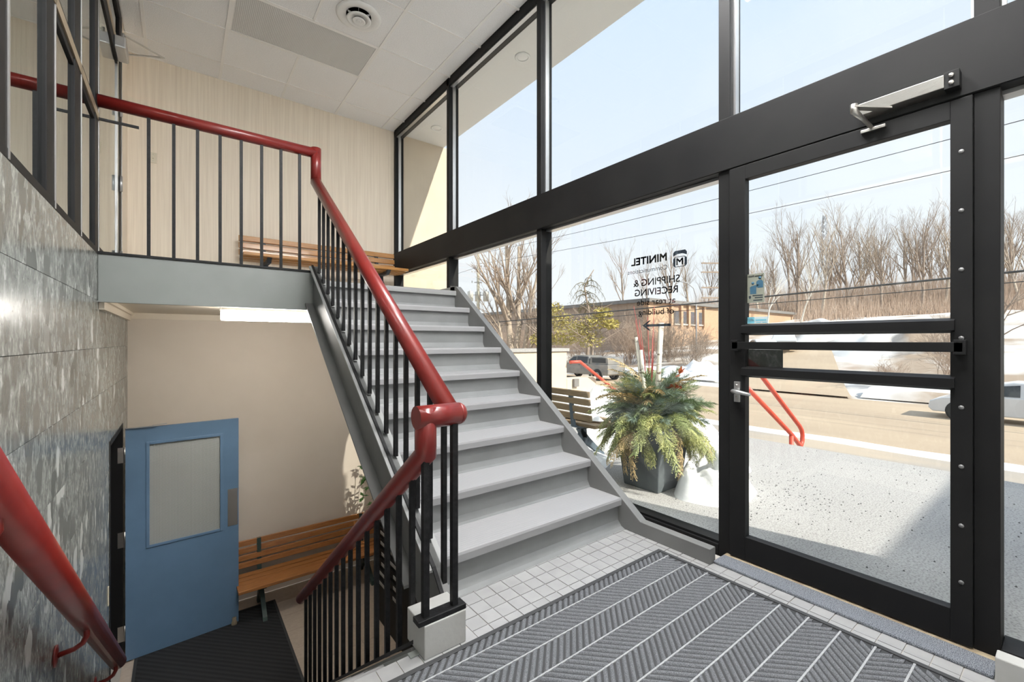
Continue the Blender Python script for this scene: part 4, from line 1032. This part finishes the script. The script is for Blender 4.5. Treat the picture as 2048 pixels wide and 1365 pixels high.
while kk < .50:
    t = rh.uniform(95, 112); x, y = (.606+.795*kk)*t, (.795-.606*kk)*t
    tree('bare_tree', TM[idx % 6], (x, y, tz(x,y)-.3), rh.uniform(0,6.28), rh.uniform(1.0,1.45), M['bark'],
         ['leafless tree behind the flat brick roof near the parapet','leafless tree behind the brick roof over the truck','leafless tree behind the brick roof at the lettering','leafless tree behind the brick roof past the lettering','leafless tree behind the brick roof by the street lamp','leafless tree behind the brick roof by the door mullion','leafless tree beyond the brick building at the door'][min(6, nb)], group='bare trees behind the building'); nb += 1
    kk += rh.uniform(.035,.06); idx += 1
# two white-stemmed birches at the hill foot
for (kq, t, s, lab) in [(.66,62,.85,'pale birch leaning at the foot of the hill'),(.585,64,.8,'pale birch close to the tan door sticker')]:
    x, y = (.606+.795*kq)*t, (.795-.606*kq)*t
    tree('birch_tree', tree_meshes(11,.16,77+int(t),3,kids=(8,5,3),spread=.7,up=.3), (x,y,tz(x,y)-.3), 1.0, s, M['birch'], lab)
# thin roadside tree seen through the sidelight
tree('bare_tree', tree_meshes(7.5,.09,91,3,kids=(9,6,4),spread=.95,up=.2), (36.5,3.4,tz(36.5,0)-.2), .4, 1.0, M['bark'], 'slender bare tree beside the white car')
# undergrowth
ug = MB(); ru = random.Random(9)
for i in range(15000):
    kq = ru.uniform(.42,1.42); t = ru.uniform(66,112); x, y = (.606+.795*kq)*t, (.795-.606*kq)*t; z = tz(x,y)-.4
    if 40 < x < 86 and 27 < y < 86: continue
    h = ru.uniform(1.5,9.5)*(1 if t > 76 else .45); a = ru.uniform(0,6.28); ln = ru.uniform(0,.28)*h
    w = ru.uniform(.025,.06); p = Vector((x,y,z)); q = p+Vector((ln*math.cos(a),ln*math.sin(a),h)); u = Vector((.6,-.8,0))*w; v = Vector((.8,.6,0))*w
    ug.add([p+u,p-u*.5+v,p-u*.5-v,q], [(0,1,3),(1,2,3),(2,0,3)])
    m_ = p.lerp(q,.55); b_ = m_+Vector((ru.uniform(-1,1),ru.uniform(-1,1),ru.uniform(.4,1.4)))*h*.22
    ug.add([m_+u*.6,m_-u*.3+v*.6,m_-u*.3-v*.6,b_], [(0,1,3),(1,2,3),(2,0,3)])
tag(obj('undergrowth', ug, M['twig']), 'brown leafless brush filling the wood on the hill', 'brush', kind='stuff')
ug2 = MB()
for i in range(2600):
    kq = ru.uniform(-.22,.36); t = ru.uniform(84,110); x, y = (.606+.795*kq)*t, (.795-.606*kq)*t; z = min(tz(x,y),1.0)-.4
    if 40 < x < 86 and 27 < y < 86: continue
    h = ru.uniform(2,8); w = ru.uniform(.03,.07); p = Vector((x,y,z)); q = p+Vector((ru.gauss(0,.9),ru.gauss(0,.9),h)); u = Vector((.6,-.8,0))*w; v = Vector((.8,.6,0))*w
    ug2.add([p+u,p-u*.5+v,p-u*.5-v,q], [(0,1,3),(1,2,3),(2,0,3)])
tag(obj('undergrowth', ug2, M['twig']), 'distant leafless brush behind the utility pole', 'brush', kind='stuff')
# shrubs in front of the building
def shrub_mesh(seed, h, w, n):
    r = random.Random(seed); st = [MB(), MB()]
    for i in range(n):
        a = r.uniform(0,6.28); d = Vector((math.cos(a)*r.uniform(.1,w/h), math.sin(a)*r.uniform(.1,w/h), 1)).normalized()
        grow(st, Vector((r.gauss(0,.15*w),r.gauss(0,.15*w),-.2)), d, h*r.uniform(.6,1.05), .022, 1, r, 3, up=.1, kids=(0,7,4), spread=.8, wob=.15)
    st[1].v += []
    return st[1].mesh('twigs')
SH = [shrub_mesh(50+i, 3.2, 2.0, 26) for i in range(3)]
def shrub(x, y, s, m, lab, i, grp='bare shrubs across the street'):
    b = empty('bare_shrub', (x,y,tz(x,y)-.1), i*1.7, label=lab, cat='shrub', group=grp); obj('twigs', SH[i%3], m, b); b.scale = (s,s,s)
shrub(36.5,21.3,1.05,M['bark'],'rounded bare bush behind the ploughed snow heap',0)
for i, (x, y, s) in enumerate([(35,34,1.3),(35.5,37,1.45),(34.5,31,1.2),(36,28,1.35),(37,26,1.2),(38,24.5,1.15),(34,41,1.5),(36,45,1.5),(40,25.5,1.4),(39,29,1.4),(33.5,47,1.4),(41,22.8,1.0)]):
    shrub(x, y, s, M['twig'], 'tangled bare shrub ' + ['behind the pickup cab','behind the pickup roof','behind the pickup tailgate','under the mirrored lettering','beside the birch logs','left of the rounded bush','by the ragged conifer','under the forked tree','below the arrow on the glass','against the brown brick wall','nearest the utility pole','touching the ploughed snow heap'][i].replace('left of', 'just before'), i+1)
for i, (x, y, s) in enumerate([(44,6.0,.9),(37,4.8,.8),(33.6,7.0,.55)]):
    shrub(x, y, s, M['twig'], ['bare bush on the snowy slope past the driveway','twiggy bush on the snow nearest the white car','small twiggy bush at the driveway mouth'][i], i, 'bare shrubs by the driveway')
# yellow-green evergreens and the ragged conifer
def leaf_cloud(seed, blobs, n, size):
    r = random.Random(seed); mb = MB()
    for i in range(n):
        c, rad = r.choice(blobs); d = Vector((r.gauss(0,1),r.gauss(0,1),r.gauss(0,1))).normalized()*rad*(r.random()**.4)
        d.z *= .6; p = Vector(c)+d; a = Vector((r.gauss(0,1),r.gauss(0,1),r.gauss(0,.6))).normalized(); b = a.cross(Vector((r.gauss(0,1),r.gauss(0,1),1))).normalized()
        s = size*r.uniform(.5,1.2)
        mb.add([p-a*s, p+b*s*.35, p+a*s, p-b*s*.35], [(0,1,2,3)])
    return mb
def evergreen(name, loc, lab, h, blobs, n, size, m, seed):
    t = empty(name, loc, label=lab, cat='tree')
    r = random.Random(seed); st = [MB(), MB()]
    grow(st, Vector((0,0,-.2)), Vector((0,0,1)), h, .16, 0, r, 2, up=.1, kids=(14,5), spread=1.25, wob=.06)
    obj('trunk', st[0], M['bark'], t); obj('branches', st[1], M['bark'], t)
    obj('foliage', leaf_cloud(seed, blobs, n, size), M[m], t)
evergreen('evergreen_tree', (27.6,30.2,ZS+.3), 'yellow-green evergreen beside the tall forked tree', 6.5, [((0,0,5.8),1.3),((1,-.6,4.6),1.5),((.3,-1.2,3.2),1.4),((-.6,.4,3.0),1.3)], 1700, .20, 'yellowgreen', 61)
evergreen('evergreen_tree', (28.2,25.8,ZS+.3), 'ragged yellow-green evergreen behind the pickup truck', 6.0, [((.6,-.9,5.2),.9),((0,0,4.4),1.2),((-.5,.9,3.9),1.1),((.8,-1.5,4.3),.8),((.2,.3,3.0),1.4)], 1700, .18, 'yellowgreen', 62)
cf = empty('conifer_tree', (30.2,28.0,ZS+.4), label='scraggly dark conifer with drooping limbs behind the yellow evergreens', cat='tree')
rc = random.Random(14); tk = MB(); brn = MB(); ndl = MB()
trunk = [Vector((.25*math.sin(i*.5),.2*math.sin(i*.8),i*.86)) for i in range(12)]
trunk[-1] += Vector((.5,-.6,-.1)); trunk[-2] += Vector((.25,-.3,0))
tk.tube(trunk, [.20*(1-.8*i/11) for i in range(12)], 6)
for i in range(46):
    t = rc.uniform(.38,1)*10.9; k = int(t); p = trunk[k].lerp(trunk[min(11,k+1)], t-k); a = rc.uniform(0,6.28); L = rc.uniform(.7,2.3)*(1.15-.35*t/11)
    pts = [p+Vector((math.cos(a)*L*s, math.sin(a)*L*s, .25*L*math.sin(s*2.2)-.8*L*s*s)) for s in (0,.3,.6,.85,1)]
    brn.tube(pts, [.04,.033,.024,.016,.008], 4)
    for q in range(9):
        s = rc.uniform(.3,1)*4; b = pts[int(min(3,s))].lerp(pts[int(min(3,s))+1], s-int(min(3,s))); e2 = b+Vector((rc.gauss(0,.16),rc.gauss(0,.16),-rc.uniform(.15,.55)))
        brn.tube([b,e2], [.012,.005], 3, caps=False)
        for w in range(3):
            c = b.lerp(e2, rc.random()); d = Vector((rc.gauss(0,1),rc.gauss(0,1),rc.gauss(0,1))).normalized()*.10
            ndl.add([c, c+d+Vector((.02,0,0)), c+d*1.3, c+d-Vector((.02,0,0))], [(0,1,2,3)])
obj('trunk', tk, M['bark'], cf); obj('limbs', brn, M['conifer'], cf); obj('needles', ndl, M['conifer'], cf)

# ------------------------------------------------------------------ brick building
BB = empty('brick_building', (42.8,30.3,-1), label='low tan brick building across the street with tall narrow windows', cat='building')
rel(BB, 'wall', B(42.8,84,30.3,31.0,-1.2,5.75), M['brick']); rel(BB, 'wall', B(42.8,43.4,31.0,84,-1.2,5.75), M['brickdk'])
rel(BB, 'roof', MB().box(42.3,84,29.8,40,5.75,6.15).box(42.3,52,40,84,5.75,6.15), M['roofband'])
for x in (47.2,49.3,51.0,52.9,54.7): rel(BB, 'pilaster', B(x-.22,x+.22,30.0,30.3,3.0,6.0), M['brick'])
for (a, b) in [(47.9,48.95),(49.6,50.65),(51.4,52.5),(53.3,54.3)]:
    w = rel(BB, 'window', B(a,b,30.22,30.36,3.36,4.97), M['roofband']); rel(BB, 'pane', B(a+.08,b-.08,30.19,30.25,3.5,4.9), M['winfar'], parent=w); rel(BB, 'sill', B(a-.1,b+.1,30.1,30.3,3.22,3.36), M['sill'], parent=w)
for (a, b) in [(42.5,43.6),(43.75,44.9),(52.0,53.2),(60,61.2)]:
    w = rel(BB, 'window', B(42.72,42.86,a,b,.2,1.3), M['roofband']); rel(BB, 'pane', B(42.68,42.74,a+.08,b-.08,.28,1.22), M['sill'], parent=w)
# ------------------------------------------------------------------ pole, wires, lamp, tower
UP = empty('utility_pole', (24.5,37.9,ZS), label='wooden utility pole carrying three grey transformer cans', cat='utility pole')
obj('pole', MB().tube([(0,0,-.3),(0,0,13.5)], [.19,.13], 12), M['polewood'], UP)
for (dx, dy) in [(-.75,.42),(.75,-.42),(.12,.25)]:
    c = obj('transformer', MB().lathe([(.05,7.62),(.30,7.62),(.30,8.55),(.27,8.62),(.08,8.66),(.06,8.82),(0,8.82)], (dx*.95,dy*.95,-.35), 16), M['can'], UP)
    obj('bracket', MB().bar((0,0,7.9),(dx*.75,dy*.75,7.9),.08,.08), M['tower'], c)
for z in (9.2, 10.3, 10.9):
    a = obj('insulator_arm', MB().bar((-.35,.2,z),(.35,-.2,z),.06,.08), M['tower'], UP)
    for s in (-.55,.55): obj('insulator', MB().tube([(s,-s*.57,z-.05),(s,-s*.57,z+.16)], .05, 8), M['can'], a)
def wire(p, q, sag, label, r=.02, grp='overhead power lines'):
    p = Vector(p); q = Vector(q)
    pts = [p.lerp(q, i/24)+Vector((0,0,-4*sag*(i/24)*(1-i/24))) for i in range(25)]
    tag(obj('power_line', MB().tube(pts, r, 5), M['wire']), label, 'cable', grp)
wire((24.5,37.9,9.2),(24.0,-30,8.6),.9,'highest thin power line running along the street', .016)
wire((24.2,37.9,10.2),(23.4,-30,9.8),.9,'upper thin power line across the sky', .016)
wire((24.5,37.9,8.9),(24.5,110,9.2),.8,'power line leading away past the pole', .016)
wire((24.1,37.9,10.6),(24.1,110,10.9),.8,'upper power line leading away past the pole', .016)
wire((24.6,60,2.75),(24.6,-40,5.15),.35,'thick black cable crossing the view at tree height', .045)
wire((24.9,60,2.45),(24.9,-40,4.75),.35,'thinner cable just below the thick black cable', .02)
P2 = empty('street_pole', (33.0,17.5,tz(33,0)), label='street pole with stacked crossarms partly behind the door mullion', cat='utility pole')
obj('pole', MB().tube([(.45,-.35,-.3),(.45,-.35,9.4)], .13, 10), M['polewood'], P2)
for z in (6.2,7.0,8.2,8.9):
    a = obj('crossarm', MB().bar((-.75,.5,z),(1.2,-.9,z),.09,.10), M['bark'], P2)
    for s in (-.6,-.25): obj('insulator', MB().tube([(s,-s*.7,z),(s,-s*.7,z+.2)], .05, 8), M['can'], a)
SLm = empty('street_lamp', (37.5,22.6,tz(37.5,0)), label='curved arm street lamp above the brick building roof', cat='street lamp')
obj('pole', MB().tube([(1.0,-.6,-.2),(1.0,-.6,6.2),(.8,-.45,7.0),(.3,-.1,7.5),(-.4,.35,7.65)], [.08,.06,.05,.045,.04], 8), M['tower'], SLm)
obj('lamp_head', MB().bar((-.3,.28,7.66),(-1.0,.72,7.68),.22,.10), M['tower'], SLm, .03)
TW = empty('lattice_tower', (190,58,14), label='distant lattice transmission tower on the hill horizon', cat='tower')
tw = MB()
for sx in (-1,1):
    for sy in (-1,1): tw.tube([(2.6*sx,2.6*sy,-6),(.5*sx,.5*sy,34)], [.22,.14], 4)
for k in range(12):
    z0 = -6+40*k/12; z1 = -6+40*(k+1)/12; w0 = 2.6-2.1*k/12; w1 = 2.6-2.1*(k+1)/12
    for s in (-1,1):
        tw.tube([(-w0,s*w0,z0),(w1,s*w1,z1)], .09, 3); tw.tube([(w0,s*w0,z0),(-w1,s*w1,z1)], .09, 3)
        tw.tube([(s*w0,-w0,z0),(s*w1,w1,z1)], .09, 3); tw.tube([(s*w0,w0,z0),(s*w1,-w1,z1)], .09, 3)
obj('lattice', tw, M['tower'], TW)

# ------------------------------------------------------------------ vehicles (local: +y is the front, x is the width)
def vehicle(name, label, prof, cabin, W, wheels, wr, paint, glasses, loc, rz):
    v = empty(name, loc, rz, label=label, cat='car')
    body = obj('body', MB().prism(prof, 'x', -W/2, W/2), paint, v, .04)
    cb = MB().prism(cabin, 'x', -W/2+.03, W/2-.03)
    zb_ = min(z for _, z in cabin); zt2 = max(z for _, z in cabin)
    cb.v = [(x*(1-.20*(z-zb_)/(zt2-zb_)), y, z) for (x, y, z) in cb.v]
    obj('cabin', cb, paint, v, .05)
    for (pg) in glasses:
        for s in (-1, 1):
            g = MB().prism(pg, 'x', 0, .02); 
            g.v = [(s*((W/2-.03)*(1-.20*(z-zb_)/(zt2-zb_))+.012)+x, y, z) for (x, y, z) in g.v]
            obj('side_window', g, M['carglass'], v)
    for y in wheels:
        for s in (-1, 1):
            w = obj('wheel', MB().lathe([(wr*.5,-.11),(wr*.92,-.12),(wr,-.08),(wr,.08),(wr*.92,.12),(wr*.5,.11)], (s*(W/2-.10),y,wr), 22, 'x'), M['tyre'], v)
            obj('rim', MB().lathe([(wr*.62,-.125),(wr*.60,-.128),(wr*.2,-.118),(wr*.2,.118),(wr*.60,.128),(wr*.62,.125)], (s*(W/2-.10),y,wr), 18, 'x'), M['rim'], w)
            obj('wheel_arch', MB().lathe([(wr*1.16,s*(W/2)-.01),(wr*1.16,s*(W/2)+.012)], (0,y,wr+.02), 22, 'x'), M['tyre'], v)
    return v
tr_prof = [(-3.05,.55),(-3.05,1.25),(-3.0,1.30),(-.95,1.32),(1.15,1.30),(2.0,1.26),(2.85,1.18),(3.0,1.05),(3.05,.62),(2.9,.45),(-2.9,.45)]
tr_cab = [(-1.05,1.28),(-.98,1.85),(-.75,1.95),(.55,1.97),(.85,1.90),(1.65,1.28)]
tr = vehicle('pickup_truck', 'dirty grey crew cab pickup truck parked across the street', tr_prof, tr_cab, 2.1, (-1.95,2.05), .43, M['truck'],
        [[(.42,1.36),(.42,1.86),(.78,1.84),(1.38,1.36)],[(-.85,1.36),(-.82,1.86),(.34,1.88),(.34,1.36)]], (27.2,25.2,ZS), 0)
tb = MB().prism([(-3.0,1.30),(-2.95,1.80),(-2.6,1.88),(-1.15,1.88),(-1.08,1.30)], 'x', -.95, .95)
obj('bed_cap', tb, M['truck'], tr, .05)
for s in (-1,1):
    obj('side_window', B(s*.955-.012,s*.955+.012,-2.75,-1.35,1.42,1.80), M['carglass'], tr)
    obj('door_mirror', B(s*1.05,s*1.26,1.15,1.28,1.32,1.50), M['truck'], tr, .02)
    for y in (1.05,.05,-.85): obj('door_handle', B(s*1.05-.01,s*1.05+.02,y-.16,y,1.18,1.22), M['tyre'], tr)
c_prof = [(-2.3,.40),(-2.35,.80),(-2.2,1.02),(-1.0,1.05),(.9,1.02),(1.9,.88),(2.28,.72),(2.33,.45),(2.2,.30),(-2.2,.30)]
c_cab = [(-2.15,1.0),(-1.85,1.42),(-1.3,1.58),(.0,1.60),(.4,1.50),(1.15,1.0)]
cg = [[(-.15,1.06),(-.15,1.50),(.30,1.44),(.88,1.06)],[(-1.25,1.06),(-1.2,1.50),(-.25,1.52),(-.25,1.06)],[(-1.95,1.10),(-1.72,1.40),(-1.35,1.48),(-1.35,1.08)]]
vehicle('white_car', 'white car driving past in the street by the sidelight', c_prof, c_cab, 1.85, (-1.4,1.42), .35, M['carwhite'], cg, (25.4,1.55,ZS), 0)
vehicle('white_car', 'white car parked nearest on the driveway across the street', c_prof, c_cab, 1.85, (-1.4,1.42), .35, M['carwhite'], cg, (40.0,16.9,tz(40,0)+.12), R(-55))
vehicle('white_car', 'white car parked second on the driveway behind the nearer one', c_prof, c_cab, 1.85, (-1.4,1.42), .35, M['carwhite'], cg, (44.0,16.6,tz(44,0)+.25), R(-70))
